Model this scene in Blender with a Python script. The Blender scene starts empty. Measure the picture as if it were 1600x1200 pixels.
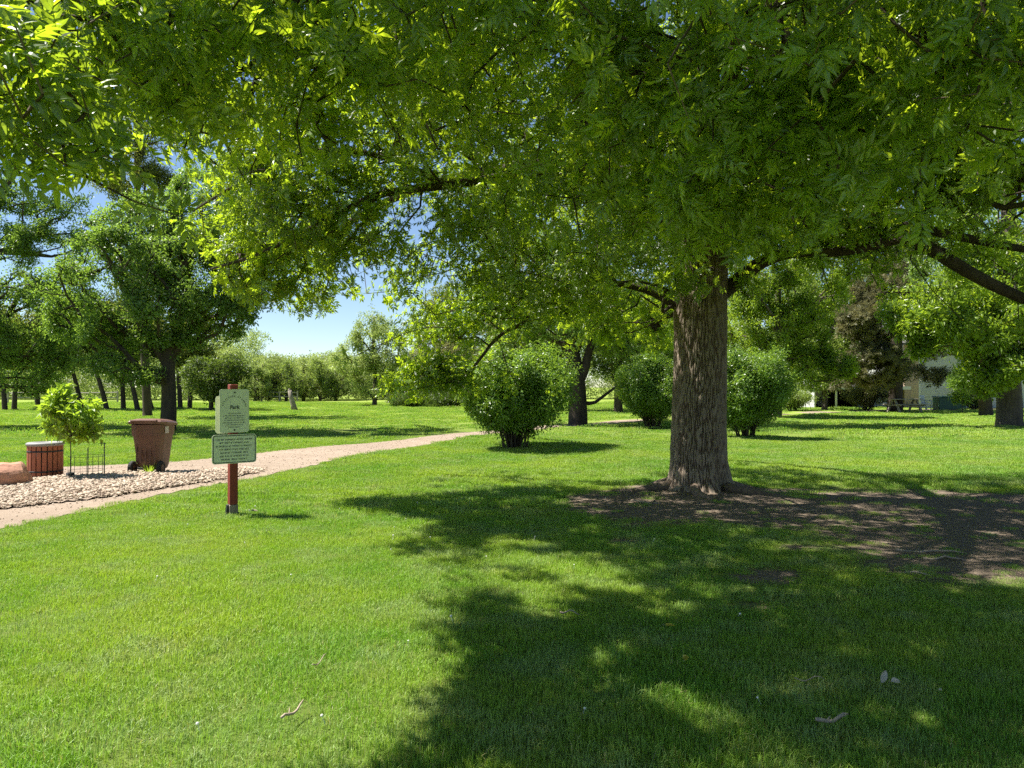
import bpy, math, random
import numpy as np
from mathutils import Vector, Matrix, Euler, noise as mnoise

R = math.radians
rng = np.random.default_rng(7)
random.seed(7)
scn = bpy.context.scene
COL = scn.collection

# ------------------------------------------------------------------ camera, sky, sun, exposure
CAMH, FPX, HZ = 1.45, 1164.0, 605.0
cam = bpy.data.cameras.new('camera')
cam.sensor_fit = 'HORIZONTAL'; cam.sensor_width = 36.0
cam.lens = 36.0 * FPX / 1600.0
cam.clip_start = 0.05; cam.clip_end = 6000
camo = bpy.data.objects.new('camera', cam); COL.objects.link(camo)
camo.location = (0, 0, CAMH)
camo.rotation_euler = (R(90) + math.atan((HZ - 600) / FPX), 0, 0)
scn.camera = camo

SUN_EL, SUN_AZ = 58.0, 12.0            # the sun stands to the left and a little beyond the view
sv = Vector((-math.cos(R(SUN_AZ)) * math.cos(R(SUN_EL)), math.sin(R(SUN_AZ)) * math.cos(R(SUN_EL)), math.sin(R(SUN_EL))))
SHX, SHY = -sv.x / sv.z, -sv.y / sv.z  # where a shadow falls per metre of height
world = bpy.data.worlds.new('World'); scn.world = world; world.use_nodes = True
wn = world.node_tree.nodes; wl = world.node_tree.links
bg = wn.get('Background') or wn.new('ShaderNodeBackground')
sky = wn.new('ShaderNodeTexSky'); sky.sky_type = 'NISHITA'; sky.sun_disc = False
sky.sun_elevation = R(SUN_EL); sky.sun_rotation = math.atan2(sv.x, sv.y)
sky.altitude = 1600; sky.air_density = 1.0; sky.dust_density = 0.1; sky.ozone_density = 2.0
wl.new(sky.outputs[0], bg.inputs[0]); bg.inputs[1].default_value = 0.058
sl = bpy.data.lights.new('sun', 'SUN'); sl.energy = 5.0; sl.angle = R(0.53); sl.color = (1.0, 0.955, 0.88)
so = bpy.data.objects.new('sun', sl); COL.objects.link(so)
so.rotation_euler = sv.to_track_quat('Z', 'Y').to_euler()
vs = scn.view_settings
vs.view_transform = 'Standard'; vs.look = 'None'; vs.gamma = 1.0; vs.use_curve_mapping = False
vs.exposure = 1.42
cy = scn.cycles
cy.max_bounces = 6; cy.diffuse_bounces = 3; cy.glossy_bounces = 1; cy.transmission_bounces = 4; cy.transparent_max_bounces = 8
cy.caustics_reflective = False; cy.caustics_refractive = False
cy.use_denoising = False
cy.use_adaptive_sampling = True; cy.adaptive_threshold = 0.018


def GP(px, py):
    """point of the flat ground seen at a pixel of the 1600 x 1200 photograph"""
    Y = CAMH * FPX / (py - HZ)
    return ((px - 800) / FPX * Y, Y)


def P3(px, py, Y):
    return np.array([(px - 800) / FPX * Y, Y, CAMH - (py - HZ) / FPX * Y])


# ------------------------------------------------------------------ noise helpers
def _hash2(ix, iy, seed):
    h = (ix.astype(np.int64) * 374761393 + iy.astype(np.int64) * 668265263 + seed * 1274126177) & 0x7fffffff
    h = ((h ^ (h >> 13)) * 1274126177) & 0x7fffffff
    h = h ^ (h >> 16)
    return (h & 0xffff) / 65535.0


def vnoise(x, y, seed=0):
    x = np.asarray(x, float); y = np.asarray(y, float)
    ix = np.floor(x); iy = np.floor(y); fx = x - ix; fy = y - iy
    fx = fx * fx * (3 - 2 * fx); fy = fy * fy * (3 - 2 * fy)
    a = _hash2(ix, iy, seed); b = _hash2(ix + 1, iy, seed); c = _hash2(ix, iy + 1, seed); d = _hash2(ix + 1, iy + 1, seed)
    return (a * (1 - fx) + b * fx) * (1 - fy) + (c * (1 - fx) + d * fx) * fy


def fbm(x, y, seed=0, oct=4):
    s = 0; a = .5; t = 0
    for i in range(oct):
        s = s + a * vnoise(x * 2 ** i, y * 2 ** i, seed + 17 * i); t += a; a *= .5
    return s / t


def in_poly(x, y, poly):
    x = np.asarray(x, float); y = np.asarray(y, float)
    ins = np.zeros(x.shape, bool); n = len(poly); j = n - 1
    for i in range(n):
        xi, yi = poly[i]; xj, yj = poly[j]
        if yi != yj:
            c = ((yi > y) != (yj > y)) & (x < (xj - xi) * (y - yi) / (yj - yi) + xi)
            ins ^= c
        j = i
    return ins


def sdist(x, y, poly):
    """signed distance to a polygon, negative inside"""
    x = np.asarray(x, float); y = np.asarray(y, float)
    d = np.full(x.shape, 1e9); n = len(poly)
    for i in range(n):
        ax, ay = poly[i]; bx, by = poly[(i + 1) % n]
        ex, ey = bx - ax, by - ay
        t = np.clip(((x - ax) * ex + (y - ay) * ey) / (ex * ex + ey * ey), 0, 1)
        d = np.minimum(d, np.hypot(x - ax - t * ex, y - ay - t * ey))
    return np.where(in_poly(x, y, poly), -d, d)


def chaikin(pts, n=2):
    pts = [np.array(p, float) for p in pts]
    for _ in range(n):
        o = [pts[0]]
        for a, b in zip(pts[:-1], pts[1:]):
            o += [a * .75 + b * .25, a * .25 + b * .75]
        o.append(pts[-1]); pts = o
    return np.array(pts)


def H(x, y):
    """gentle unevenness of the park ground"""
    x = np.asarray(x, float); y = np.asarray(y, float)
    h = .035 * np.sin(x * .41 + 1.1) * np.sin(y * .33 + .4) + .02 * np.sin(x * .9 + y * .7)
    r = np.hypot(x - 2.55, y - 10.2)
    return h + .10 * np.exp(-(r / 1.1) ** 2)


# ------------------------------------------------------------------ materials
def newmat(name):
    m = bpy.data.materials.new(name); m.use_nodes = True
    nt = m.node_tree; nt.nodes.clear()
    out = nt.nodes.new('ShaderNodeOutputMaterial')
    return m, nt, out


def N(nt, typ, **kw):
    n = nt.nodes.new(typ)
    for k, v in kw.items():
        if k in n.inputs.keys() if hasattr(n.inputs, 'keys') else False:
            n.inputs[k].default_value = v
        else:
            setattr(n, k, v)
    return n


def mixc(nt, fac, a, b, mode='MIX'):
    n = nt.nodes.new('ShaderNodeMix'); n.data_type = 'RGBA'; n.blend_type = mode
    for sock, v in ((n.inputs[0], fac), (n.inputs[6], a), (n.inputs[7], b)):
        if hasattr(v, 'is_output'): nt.links.new(v, sock)
        elif isinstance(v, (int, float)): sock.default_value = v
        else: sock.default_value = (*v, 1) if len(v) == 3 else v
    return n.outputs[2]


def math_(nt, op, a, b=0.0, clamp=False):
    n = nt.nodes.new('ShaderNodeMath'); n.operation = op; n.use_clamp = clamp
    for sock, v in ((n.inputs[0], a), (n.inputs[1], b)):
        if hasattr(v, 'is_output'): nt.links.new(v, sock)
        else: sock.default_value = v
    return n.outputs[0]


def remap(nt, v, a, b, lo=0.0, hi=1.0):
    n = nt.nodes.new('ShaderNodeMapRange')
    nt.links.new(v, n.inputs[0])
    n.inputs[1].default_value = a; n.inputs[2].default_value = b; n.inputs[3].default_value = lo; n.inputs[4].default_value = hi
    return n.outputs[0]


def noise_(nt, vec, scale, detail=3, rough=.55, stretch=None):
    if stretch:
        mp = nt.nodes.new('ShaderNodeMapping'); mp.inputs['Scale'].default_value = stretch
        nt.links.new(vec, mp.inputs[0]); vec = mp.outputs[0]
    n = nt.nodes.new('ShaderNodeTexNoise')
    n.inputs['Scale'].default_value = scale; n.inputs['Detail'].default_value = detail; n.inputs['Roughness'].default_value = rough
    nt.links.new(vec, n.inputs['Vector'])
    return n.outputs[0]


def wpos(nt):
    return nt.nodes.new('ShaderNodeNewGeometry').outputs['Position']


def opos(nt):
    return nt.nodes.new('ShaderNodeTexCoord').outputs['Object']


def attr_(nt, name):
    n = nt.nodes.new('ShaderNodeAttribute'); n.attribute_name = name
    return n.outputs['Fac']


def bump_(nt, h, strength=.4, dist=.02):
    b = nt.nodes.new('ShaderNodeBump'); b.inputs['Strength'].default_value = strength; b.inputs['Distance'].default_value = dist
    nt.links.new(h, b.inputs['Height'])
    return b.outputs[0]


def bsdf(nt, out, col, rough=.6, spec=.3, metal=0.0, normal=None):
    p = nt.nodes.new('ShaderNodeBsdfPrincipled')
    if hasattr(col, 'is_output'): nt.links.new(col, p.inputs['Base Color'])
    else: p.inputs['Base Color'].default_value = (*col, 1)
    if hasattr(rough, 'is_output'): nt.links.new(rough, p.inputs['Roughness'])
    else: p.inputs['Roughness'].default_value = rough
    p.inputs['Specular IOR Level'].default_value = spec; p.inputs['Metallic'].default_value = metal
    if normal is not None: nt.links.new(normal, p.inputs['Normal'])
    nt.links.new(p.outputs[0], out.inputs[0])
    return p


def worn(name, c1, c2, scale=6, rough=.6, spec=.3, bump=.15, stretch=None, fine=60, metal=0.0):
    """paint, wood, plastic ...: two tones of a colour, dirt and fine relief"""
    m, nt, out = newmat(name)
    o = opos(nt)
    n1 = noise_(nt, o, scale, 4, .6, stretch)
    n2 = noise_(nt, o, fine, 3, .6, stretch)
    col = mixc(nt, remap(nt, n1, .3, .7), c1, c2)
    col = mixc(nt, remap(nt, n2, .45, .75, 0, .35), col, tuple(.55 * x for x in c1))
    bsdf(nt, out, col, rough, spec, metal, bump_(nt, n2, bump, .01))
    return m


def leaf_mat(name, refl, trans, tfac=.45, var=.5, gloss=.06, vscale=.35, yellow=None):
    m, nt, out = newmat(name)
    oi = nt.nodes.new('ShaderNodeObjectInfo').outputs['Random']
    pn = noise_(nt, wpos(nt), vscale, 2)
    av = attr_(nt, 'var')
    f = math_(nt, 'ADD', math_(nt, 'MULTIPLY', oi, .45), math_(nt, 'MULTIPLY', av, .55))
    f = math_(nt, 'ADD', f, math_(nt, 'SUBTRACT', pn, .5))
    f = remap(nt, f, .1, .9)
    y = yellow or (1.25, 1.08, .8)
    def vary(c):
        lo = tuple(x * (1 - var * .55) for x in c); hi = tuple(min(.95, x * (1 + var * .45) * k) for x, k in zip(c, y))
        return mixc(nt, f, lo, hi)
    d = nt.nodes.new('ShaderNodeBsdfDiffuse'); t = nt.nodes.new('ShaderNodeBsdfTranslucent')
    nt.links.new(vary(refl), d.inputs[0]); nt.links.new(vary(trans), t.inputs[0])
    mx = nt.nodes.new('ShaderNodeMixShader'); mx.inputs[0].default_value = tfac
    nt.links.new(d.outputs[0], mx.inputs[1]); nt.links.new(t.outputs[0], mx.inputs[2])
    g = nt.nodes.new('ShaderNodeBsdfGlossy'); g.inputs['Roughness'].default_value = .38; g.inputs[0].default_value = (1, 1, 1, 1)
    m2 = nt.nodes.new('ShaderNodeMixShader'); m2.inputs[0].default_value = gloss
    nt.links.new(mx.outputs[0], m2.inputs[1]); nt.links.new(g.outputs[0], m2.inputs[2])
    nt.links.new(m2.outputs[0], out.inputs[0])
    return m


def bark_mat(name, c1, c2, scale=9, bump=.8):
    m, nt, out = newmat(name)
    o = opos(nt)
    n1 = noise_(nt, o, scale, 5, .65, (1, 1, .22))
    n2 = noise_(nt, o, scale * .25, 3)
    n3 = noise_(nt, o, 120, 2)
    col = mixc(nt, remap(nt, n1, .3, .7), c1, c2)
    col = mixc(nt, remap(nt, n2, .35, .7, 0, .45), col, tuple(.62 * a for a in c2))
    col = mixc(nt, remap(nt, n3, .5, .8, 0, .3), col, tuple(1.3 * a for a in c2))
    bsdf(nt, out, col, .9, .15, 0, bump_(nt, n1, bump, .03))
    return m


M = {}
M['ash_leaf'] = leaf_mat('ash_leaf', (.09, .175, .022), (.46, .66, .030), .52, .7, .04, .35, (1.18, 1.06, .8))
M['park_leaf'] = leaf_mat('park_leaf', (.11, .19, .042), (.27, .44, .05), .45, .5, .03, .5, (1.12, 1.05, .85))
M['dark_leaf'] = leaf_mat('dark_leaf', (.06, .10, .024), (.13, .22, .03), .38, .55, .025, .4)
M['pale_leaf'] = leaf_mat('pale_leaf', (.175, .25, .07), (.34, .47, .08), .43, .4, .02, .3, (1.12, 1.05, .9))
M['olive_leaf'] = leaf_mat('olive_leaf', (.125, .165, .045), (.24, .31, .05), .42, .5, .02, .3)
M['bright_leaf'] = leaf_mat('bright_leaf', (.13, .22, .028), (.34, .52, .03), .48, .5, .03, .5)
M['grey_leaf'] = leaf_mat('grey_leaf', (.16, .18, .085), (.25, .28, .10), .38, .4, .02, .4)
M['spruce_needle'] = leaf_mat('spruce_needle', (.155, .17, .105), (.20, .21, .10), .36, .5, .02, .8)
M['shrub_leaf'] = leaf_mat('shrub_leaf', (.11, .20, .034), (.28, .45, .04), .44, .6, .03, 1.2, (1.12, 1.05, .85))
M['sapling_leaf'] = leaf_mat('sapling_leaf', (.16, .26, .03), (.42, .60, .04), .5, .4, .03, 2, (1.1, 1.1, .8))
M['ash_bark'] = bark_mat('ash_bark', (.20, .155, .115), (.115, .085, .062), 14, .6)
def trunk_mat():
    m, nt, out = newmat('trunk_bark'); o = opos(nt)
    n1 = noise_(nt, o, 30, 4, .65, (1, 1, .3)); n2 = noise_(nt, o, 2.5, 3)
    inner = mixc(nt, remap(nt, n1, .3, .7), (.11, .078, .056), (.15, .108, .08))
    outer = mixc(nt, remap(nt, n1, .3, .7), (.21, .16, .12), (.30, .24, .185))
    outer = mixc(nt, remap(nt, n2, .4, .7, 0, .5), outer, (.19, .165, .12))
    col = mixc(nt, remap(nt, attr_(nt, 'ridge'), .25, .85), inner, outer)
    bsdf(nt, out, col, .9, .12, 0, bump_(nt, n1, .5, .015))
    return m
M['trunk_bark'] = trunk_mat()
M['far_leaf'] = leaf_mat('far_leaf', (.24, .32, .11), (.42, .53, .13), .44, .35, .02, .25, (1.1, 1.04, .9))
M['dark_bark'] = bark_mat('dark_bark', (.095, .075, .058), (.05, .04, .032), 8)
M['grey_bark'] = bark_mat('grey_bark', (.16, .13, .105), (.08, .066, .054), 8)
M['pale_bark'] = bark_mat('pale_bark', (.34, .30, .25), (.20, .17, .14), 8)
M['shaded_limb_bark'] = bark_mat('shaded_limb_bark', (.105, .082, .064), (.06, .047, .037), 14, .6)  # ash bark darkened: the shade on the limbs is put into the colour
M['twig'] = worn('twig', (.16, .115, .075), (.10, .07, .045), 20, .8, .2)


def ground_mat():
    m, nt, out = newmat('lawn_ground')
    w = wpos(nt)
    d = attr_(nt, 'dirt')
    n1 = noise_(nt, w, .35, 4); n2 = noise_(nt, w, 3.0, 5, .7); n3 = noise_(nt, w, 40, 4, .7); n4 = noise_(nt, w, 11, 4, .7)
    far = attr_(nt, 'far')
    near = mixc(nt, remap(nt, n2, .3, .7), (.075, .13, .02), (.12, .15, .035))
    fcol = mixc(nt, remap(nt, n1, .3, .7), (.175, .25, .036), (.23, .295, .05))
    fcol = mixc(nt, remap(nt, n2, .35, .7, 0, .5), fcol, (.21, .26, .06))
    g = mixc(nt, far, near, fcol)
    soil = mixc(nt, remap(nt, n4, .3, .7), (.19, .148, .108), (.12, .094, .07))
    soil = mixc(nt, remap(nt, n3, .5, .75, 0, .5), soil, (.33, .26, .19))
    dm = remap(nt, math_(nt, 'ADD', d, math_(nt, 'MULTIPLY', math_(nt, 'SUBTRACT', n4, .5), .7)), .35, .65)
    col = mixc(nt, dm, g, soil)
    bsdf(nt, out, col, .95, .1, 0, bump_(nt, math_(nt, 'ADD', n3, n4), .7, .03))
    return m


def grass_mat():
    m, nt, out = newmat('grass_blade')
    w = wpos(nt); av = attr_(nt, 'var')
    n1 = noise_(nt, w, .55, 3); n2 = noise_(nt, w, 2.1, 3); n3 = noise_(nt, w, 5.5, 2)
    a = (.19, .355, .042); b = (.32, .445, .054); c = (.32, .42, .17); straw = (.42, .38, .17)
    col = mixc(nt, remap(nt, n1, .38, .62), a, b)
    col = mixc(nt, remap(nt, n2, .48, .66, 0, .7), col, c)
    n5 = noise_(nt, w, .9, 4, .65)
    col = mixc(nt, remap(nt, n5, .55, .72, 0, .42), col, (.40, .40, .18))
    col = mixc(nt, remap(nt, av, 0, 1, 0, .55), tuple(x * .62 for x in a), col, 'MIX') if False else col
    v = remap(nt, av, 0, 1, .72, 1.2)
    vm = nt.nodes.new('ShaderNodeVectorMath'); vm.operation = 'SCALE'
    nt.links.new(col, vm.inputs[0]); nt.links.new(v, vm.inputs['Scale'])
    col = vm.outputs[0]
    dead = math_(nt, 'MULTIPLY', remap(nt, n3, .55, .72), remap(nt, av, .35, .75))
    dead = math_(nt, 'MAXIMUM', math_(nt, 'MULTIPLY', dead, .55), remap(nt, av, .955, .965))
    col = mixc(nt, dead, col, straw)
    d = nt.nodes.new('ShaderNodeBsdfDiffuse'); t = nt.nodes.new('ShaderNodeBsdfTranslucent')
    nt.links.new(col, d.inputs[0])
    tc = mixc(nt, 1.0, col, (1.25, 1.30, .55), 'MULTIPLY'); nt.links.new(tc, t.inputs[0])
    mx = nt.nodes.new('ShaderNodeMixShader'); mx.inputs[0].default_value = .38
    nt.links.new(d.outputs[0], mx.inputs[1]); nt.links.new(t.outputs[0], mx.inputs[2])
    g = nt.nodes.new('ShaderNodeBsdfGlossy'); g.inputs['Roughness'].default_value = .5; g.inputs[0].default_value = (.95, 1, .95, 1)
    m2 = nt.nodes.new('ShaderNodeMixShader'); m2.inputs[0].default_value = .022
    nt.links.new(mx.outputs[0], m2.inputs[1]); nt.links.new(g.outputs[0], m2.inputs[2])
    nt.links.new(m2.outputs[0], out.inputs[0])
    return m


def path_mat():
    m, nt, out = newmat('crushed_gravel')
    w = wpos(nt)
    n1 = noise_(nt, w, .7, 4); n2 = noise_(nt, w, 55, 4, .75); n3 = noise_(nt, w, 4, 4, .6)
    col = mixc(nt, remap(nt, n1, .35, .65), (.262, .205, .152), (.32, .252, .19))
    col = mixc(nt, remap(nt, n2, .4, .7, 0, .55), col, (.17, .125, .095))
    col = mixc(nt, remap(nt, n3, .5, .75, 0, .4), col, (.40, .32, .26))
    bsdf(nt, out, col, .95, .1, 0, bump_(nt, n2, .6, .02))
    return m


def stone_mat():
    m, nt, out = newmat('river_rock')
    oi = nt.nodes.new('ShaderNodeObjectInfo').outputs['Random']
    cr = nt.nodes.new('ShaderNodeValToRGB'); nt.links.new(oi, cr.inputs[0])
    cr.color_ramp.interpolation = 'LINEAR'
    e = cr.color_ramp.elements
    cols = [(0, (.43, .33, .235)), (.2, (.54, .43, .315)), (.4, (.36, .28, .205)), (.55, (.60, .51, .39)), (.7, (.29, .225, .17)), (.85, (.46, .33, .24)), (1, (.54, .46, .35))]
    e[0].position = 0; e[0].color = (*cols[0][1], 1); e[1].position = 1; e[1].color = (*cols[-1][1], 1)
    for p, c in cols[1:-1]:
        k = e.new(p); k.color = (*c, 1)
    n = noise_(nt, wpos(nt), 60, 3)
    col = mixc(nt, remap(nt, n, .4, .7, 0, .3), cr.outputs[0], (.25, .2, .16))
    bsdf(nt, out, col, .8, .25, 0, bump_(nt, n, .3, .005))
    return m


M['ground'] = ground_mat(); M['grass'] = grass_mat(); M['path'] = path_mat(); M['stone'] = stone_mat()
M['sandstone'] = worn('sandstone', (.46, .25, .17), (.36, .19, .13), 5, .9, .15, .6, None, 25)
M['red_paint'] = worn('red_paint', (.22, .032, .017), (.16, .026, .016), 9, .55, .35, .2, (1, 1, .2))
M['bare_wood'] = worn('bare_wood', (.30, .25, .20), (.19, .155, .125), 10, .85, .2, .4, (1, 1, .15))
M['sign_green'] = worn('sign_green', (.66, .68, .50), (.60, .63, .46), 5, .45, .4, .05)
M['sign_cream'] = worn('sign_cream', (.66, .72, .52), (.60, .66, .47), 5, .45, .4, .05)
M['sign_print'] = worn('sign_print', (.05, .065, .055), (.04, .05, .045), 8, .5, .3, .05)
M['metal_dark'] = worn('metal_dark', (.04, .04, .04), (.025, .025, .025), 20, .5, .5, .1, None, 60, .6)
M['cart_brown'] = worn('cart_brown', (.15, .07, .046), (.125, .058, .038), 5, .5, .4, .08)
M['cart_lid'] = worn('cart_lid', (.17, .085, .058), (.145, .07, .048), 5, .42, .45, .08)
M['rubber'] = worn('rubber', (.018, .018, .018), (.03, .028, .026), 12, .8, .3, .2)
M['label'] = worn('label', (.55, .50, .46), (.45, .40, .37), 15, .6, .3, .05)
M['bin_slat'] = worn('bin_slat', (.36, .125, .065), (.26, .09, .05), 10, .7, .25, .3, (1, 1, .15))
M['bin_lid'] = worn('bin_lid', (.27, .262, .25), (.21, .205, .195), 8, .6, .3, .1)
M['pot'] = worn('pot', (.02, .02, .02), (.03, .03, .028), 20, .6, .3, .1)
M['wire'] = worn('wire', (.06, .09, .06), (.045, .07, .05), 20, .5, .4, .05)
M['dead_leaf'] = leaf_mat('dead_leaf', (.50, .44, .33), (.30, .24, .15), .25, .3, .05, 3, (1, 1, 1))
M['yellow_leaf'] = leaf_mat('yellow_leaf', (.55, .45, .05), (.45, .36, .04), .4, .3, .05, 3, (1, 1, 1))
M['stick'] = worn('stick', (.42, .34, .25), (.30, .235, .17), 18, .85, .2, .4)
M['chip'] = worn('chip', (.34, .26, .19), (.20, .15, .11), 9, .9, .15, .3)
M['siding'] = worn('siding', (.50, .505, .49), (.45, .455, .44), 2, .6, .3, .05)
M['house_brick'] = worn('house_brick', (.50, .38, .28), (.40, .30, .22), 6, .9, .15, .3)
M['roof_shingle'] = worn('roof_shingle', (.16, .15, .145), (.11, .105, .10), 5, .9, .15, .3)
M['trim'] = worn('trim', (.62, .62, .60), (.55, .55, .53), 4, .5, .35, .05)
M['dark_room'] = worn('dark_room', (.06, .06, .065), (.04, .04, .045), 4, .8, .2, .05)  # near-black wall tone that makes the patio opening dark
M['table_wood'] = worn('table_wood', (.42, .37, .31), (.32, .28, .235), 8, .8, .2, .3, (.2, 1, 1))
M['green_box'] = worn('green_box', (.035, .10, .065), (.03, .08, .055), 5, .5, .4, .08)
M['white_plastic'] = worn('white_plastic', (.70, .70, .68), (.62, .62, .60), 5, .45, .4, .05)
M['fence_wood'] = worn('fence_wood', (.40, .36, .31), (.28, .25, .21), 6, .9, .15, .4, (.15, 1, 1))
M['glass'] = worn('glass', (.03, .035, .04), (.04, .045, .05), 2, .08, .6, .0)
M['clover'] = worn('clover', (.75, .74, .68), (.6, .6, .5), 40, .8, .2, .2)


# ------------------------------------------------------------------ mesh helpers
def mesh_obj(name, V, F, mat, parent=None, smooth=False, attrs=None, edges=()):
    me = bpy.data.meshes.new(name)
    if isinstance(F, np.ndarray) and F.ndim == 2:
        nv, nf, k = len(V), len(F), F.shape[1]
        me.vertices.add(nv); me.vertices.foreach_set('co', np.asarray(V, np.float32).ravel())
        me.loops.add(nf * k); me.loops.foreach_set('vertex_index', F.astype(np.int32).ravel())
        me.polygons.add(nf); me.polygons.foreach_set('loop_start', np.arange(0, nf * k, k, dtype=np.int32))
        me.update(calc_edges=True)
    else:
        me.from_pydata([tuple(v) for v in V], list(edges), [tuple(f) for f in F]); me.update()
    if smooth: me.polygons.foreach_set('use_smooth', np.ones(len(me.polygons), bool))
    if mat is not None: me.materials.append(mat)
    for an, (typ, vals) in (attrs or {}).items():
        a = me.attributes.new(an, typ, 'POINT')
        a.data.foreach_set('vector' if typ == 'FLOAT_VECTOR' else 'value', np.asarray(vals).ravel())
    o = bpy.data.objects.new(name, me); COL.objects.link(o)
    if parent is not None: o.parent = parent
    return o


def tag(o, label=None, cat=None, group=None, kind=None):
    if label: o['label'] = label
    if cat: o['category'] = cat
    if group: o['group'] = group
    if kind: o['kind'] = kind
    return o


def thing(name, label, cat, loc=(0, 0, 0), rz=0, group=None):
    o = bpy.data.objects.new(name, None); COL.objects.link(o)
    o.empty_display_size = .1
    o.location = loc; o.rotation_euler = (0, 0, rz)
    return tag(o, label, cat, group)


def copy_tree(o, parent=None):
    c = o.copy(); COL.objects.link(c); c.parent = parent
    for ch in o.children: copy_tree(ch, c)
    return c


class MB:
    def __init__(s): s.v = []; s.f = []
    def add(s, V, F):
        b = len(s.v); s.v += [tuple(x) for x in V]; s.f += [tuple(i + b for i in f) for f in F]
        return s
    def box(s, c, size, rot=None, taper=1.0, bev=0.0):
        """box with a small chamfer on its vertical and horizontal edges"""
        hx, hy, hz = (a / 2 for a in size); b = min(bev, hx * .9, hy * .9, hz * .9)
        if b <= 0:
            V = [(x * hx * (taper if z > 0 else 1), y * hy * (taper if z > 0 else 1), z * hz) for z in (-1, 1) for x, y in ((-1, -1), (1, -1), (1, 1), (-1, 1))]
            F = [(3, 2, 1, 0), (4, 5, 6, 7), (0, 1, 5, 4), (1, 2, 6, 5), (2, 3, 7, 6), (3, 0, 4, 7)]
        else:
            V = []
            for z, ins in ((-hz, b), (-hz + b, 0), (hz - b, 0), (hz, b)):
                t = taper if z > 0 else 1
                x, y = (hx - ins) * t, (hy - ins) * t; k = b if ins == 0 else b * .6
                V += [(-x + k, -y, z), (x - k, -y, z), (x, -y + k, z), (x, y - k, z), (x - k, y, z), (-x + k, y, z), (-x, y - k, z), (-x, -y + k, z)]
            F = [tuple(range(7, -1, -1)), tuple(range(24, 32))]
            for r in range(3):
                for i in range(8):
                    F.append((r * 8 + i, r * 8 + (i + 1) % 8, r * 8 + 8 + (i + 1) % 8, r * 8 + 8 + i))
        if rot is not None:
            m = Euler(rot).to_matrix(); V = [m @ Vector(v) for v in V]
        return s.add([(v[0] + c[0], v[1] + c[1], v[2] + c[2]) for v in V], F)
    def tube(s, pts, rad, n=8, cap=True):
        pts = [Vector(p) for p in pts]
        if not hasattr(rad, '__len__'): rad = [rad] * len(pts)
        V = []; F = []; ref = None
        for i, p in enumerate(pts):
            t = (pts[min(i + 1, len(pts) - 1)] - pts[max(i - 1, 0)]).normalized()
            if ref is None: ref = Vector((0, 0, 1)) if abs(t.z) < .9 else Vector((1, 0, 0))
            a = t.cross(ref).normalized(); b = t.cross(a).normalized(); ref = -b if False else ref
            for k in range(n):
                th = 2 * math.pi * k / n
                V.append(p + (a * math.cos(th) + b * math.sin(th)) * rad[i])
        for i in range(len(pts) - 1):
            for k in range(n):
                F.append((i * n + k, i * n + (k + 1) % n, (i + 1) * n + (k + 1) % n, (i + 1) * n + k))
        if cap: F += [tuple(range(n - 1, -1, -1)), tuple(range((len(pts) - 1) * n, len(pts) * n))]
        return s.add(V, F)
    def lathe(s, prof, n=24, c=(0, 0, 0), axis='Z'):
        V = []; F = []
        for r, z in prof:
            for k in range(n):
                th = 2 * math.pi * k / n; x, y = r * math.cos(th), r * math.sin(th)
                p = (x, y, z) if axis == 'Z' else ((z, x, y) if axis == 'X' else (x, z, y))
                V.append((p[0] + c[0], p[1] + c[1], p[2] + c[2]))
        for i in range(len(prof) - 1):
            for k in range(n):
                F.append((i * n + k, i * n + (k + 1) % n, (i + 1) * n + (k + 1) % n, (i + 1) * n + k))
        F += [tuple(range(n - 1, -1, -1)), tuple(range((len(prof) - 1) * n, len(prof) * n))]
        return s.add(V, F)
    def build(s, name, mat, parent=None, smooth=False):
        return mesh_obj(name, s.v, s.f, M[mat] if isinstance(mat, str) else mat, parent, smooth)


# ------------------------------------------------------------------ scattering by geometry nodes
_gn = {}


def scatter_group(K):
    if K in _gn: return _gn[K]
    ng = bpy.data.node_groups.new('scatter_%d' % K, 'GeometryNodeTree'); ng.is_modifier = True
    ng.interface.new_socket('Geometry', in_out='INPUT', socket_type='NodeSocketGeometry')
    ng.interface.new_socket('Geometry', in_out='OUTPUT', socket_type='NodeSocketGeometry')
    nn = ng.nodes; L = ng.links
    gi = nn.new('NodeGroupInput'); go = nn.new('NodeGroupOutput')
    def named(n, t):
        a = nn.new('GeometryNodeInputNamedAttribute'); a.data_type = t; a.inputs['Name'].default_value = n
        return a.outputs[0]
    tpl, iid, rot, scl = named('tpl', 'INT'), named('inst_id', 'INT'), named('inst_rot', 'FLOAT_VECTOR'), named('inst_scl', 'FLOAT')
    e2r = nn.new('FunctionNodeEulerToRotation'); L.new(rot, e2r.inputs[0])
    def eq(sock, k):
        c = nn.new('FunctionNodeCompare'); c.data_type = 'INT'; c.operation = 'EQUAL'
        L.new(sock, c.inputs[2]); c.inputs[3].default_value = k
        return c.outputs[0]
    def sep(k):
        s = nn.new('GeometryNodeSeparateGeometry'); s.domain = 'POINT'
        L.new(gi.outputs[0], s.inputs[0]); L.new(eq(tpl, k), s.inputs[1])
        return s.outputs[0]
    pts = sep(-1)
    j = nn.new('GeometryNodeJoinGeometry')
    for k in range(K):
        g = nn.new('GeometryNodeInstanceOnPoints')
        L.new(pts, g.inputs['Points']); L.new(eq(iid, k), g.inputs['Selection']); L.new(sep(k), g.inputs['Instance'])
        L.new(e2r.outputs[0], g.inputs['Rotation']); L.new(scl, g.inputs['Scale'])
        L.new(g.outputs[0], j.inputs[0])
    L.new(j.outputs[0], go.inputs[0])
    _gn[K] = ng
    return ng


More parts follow.
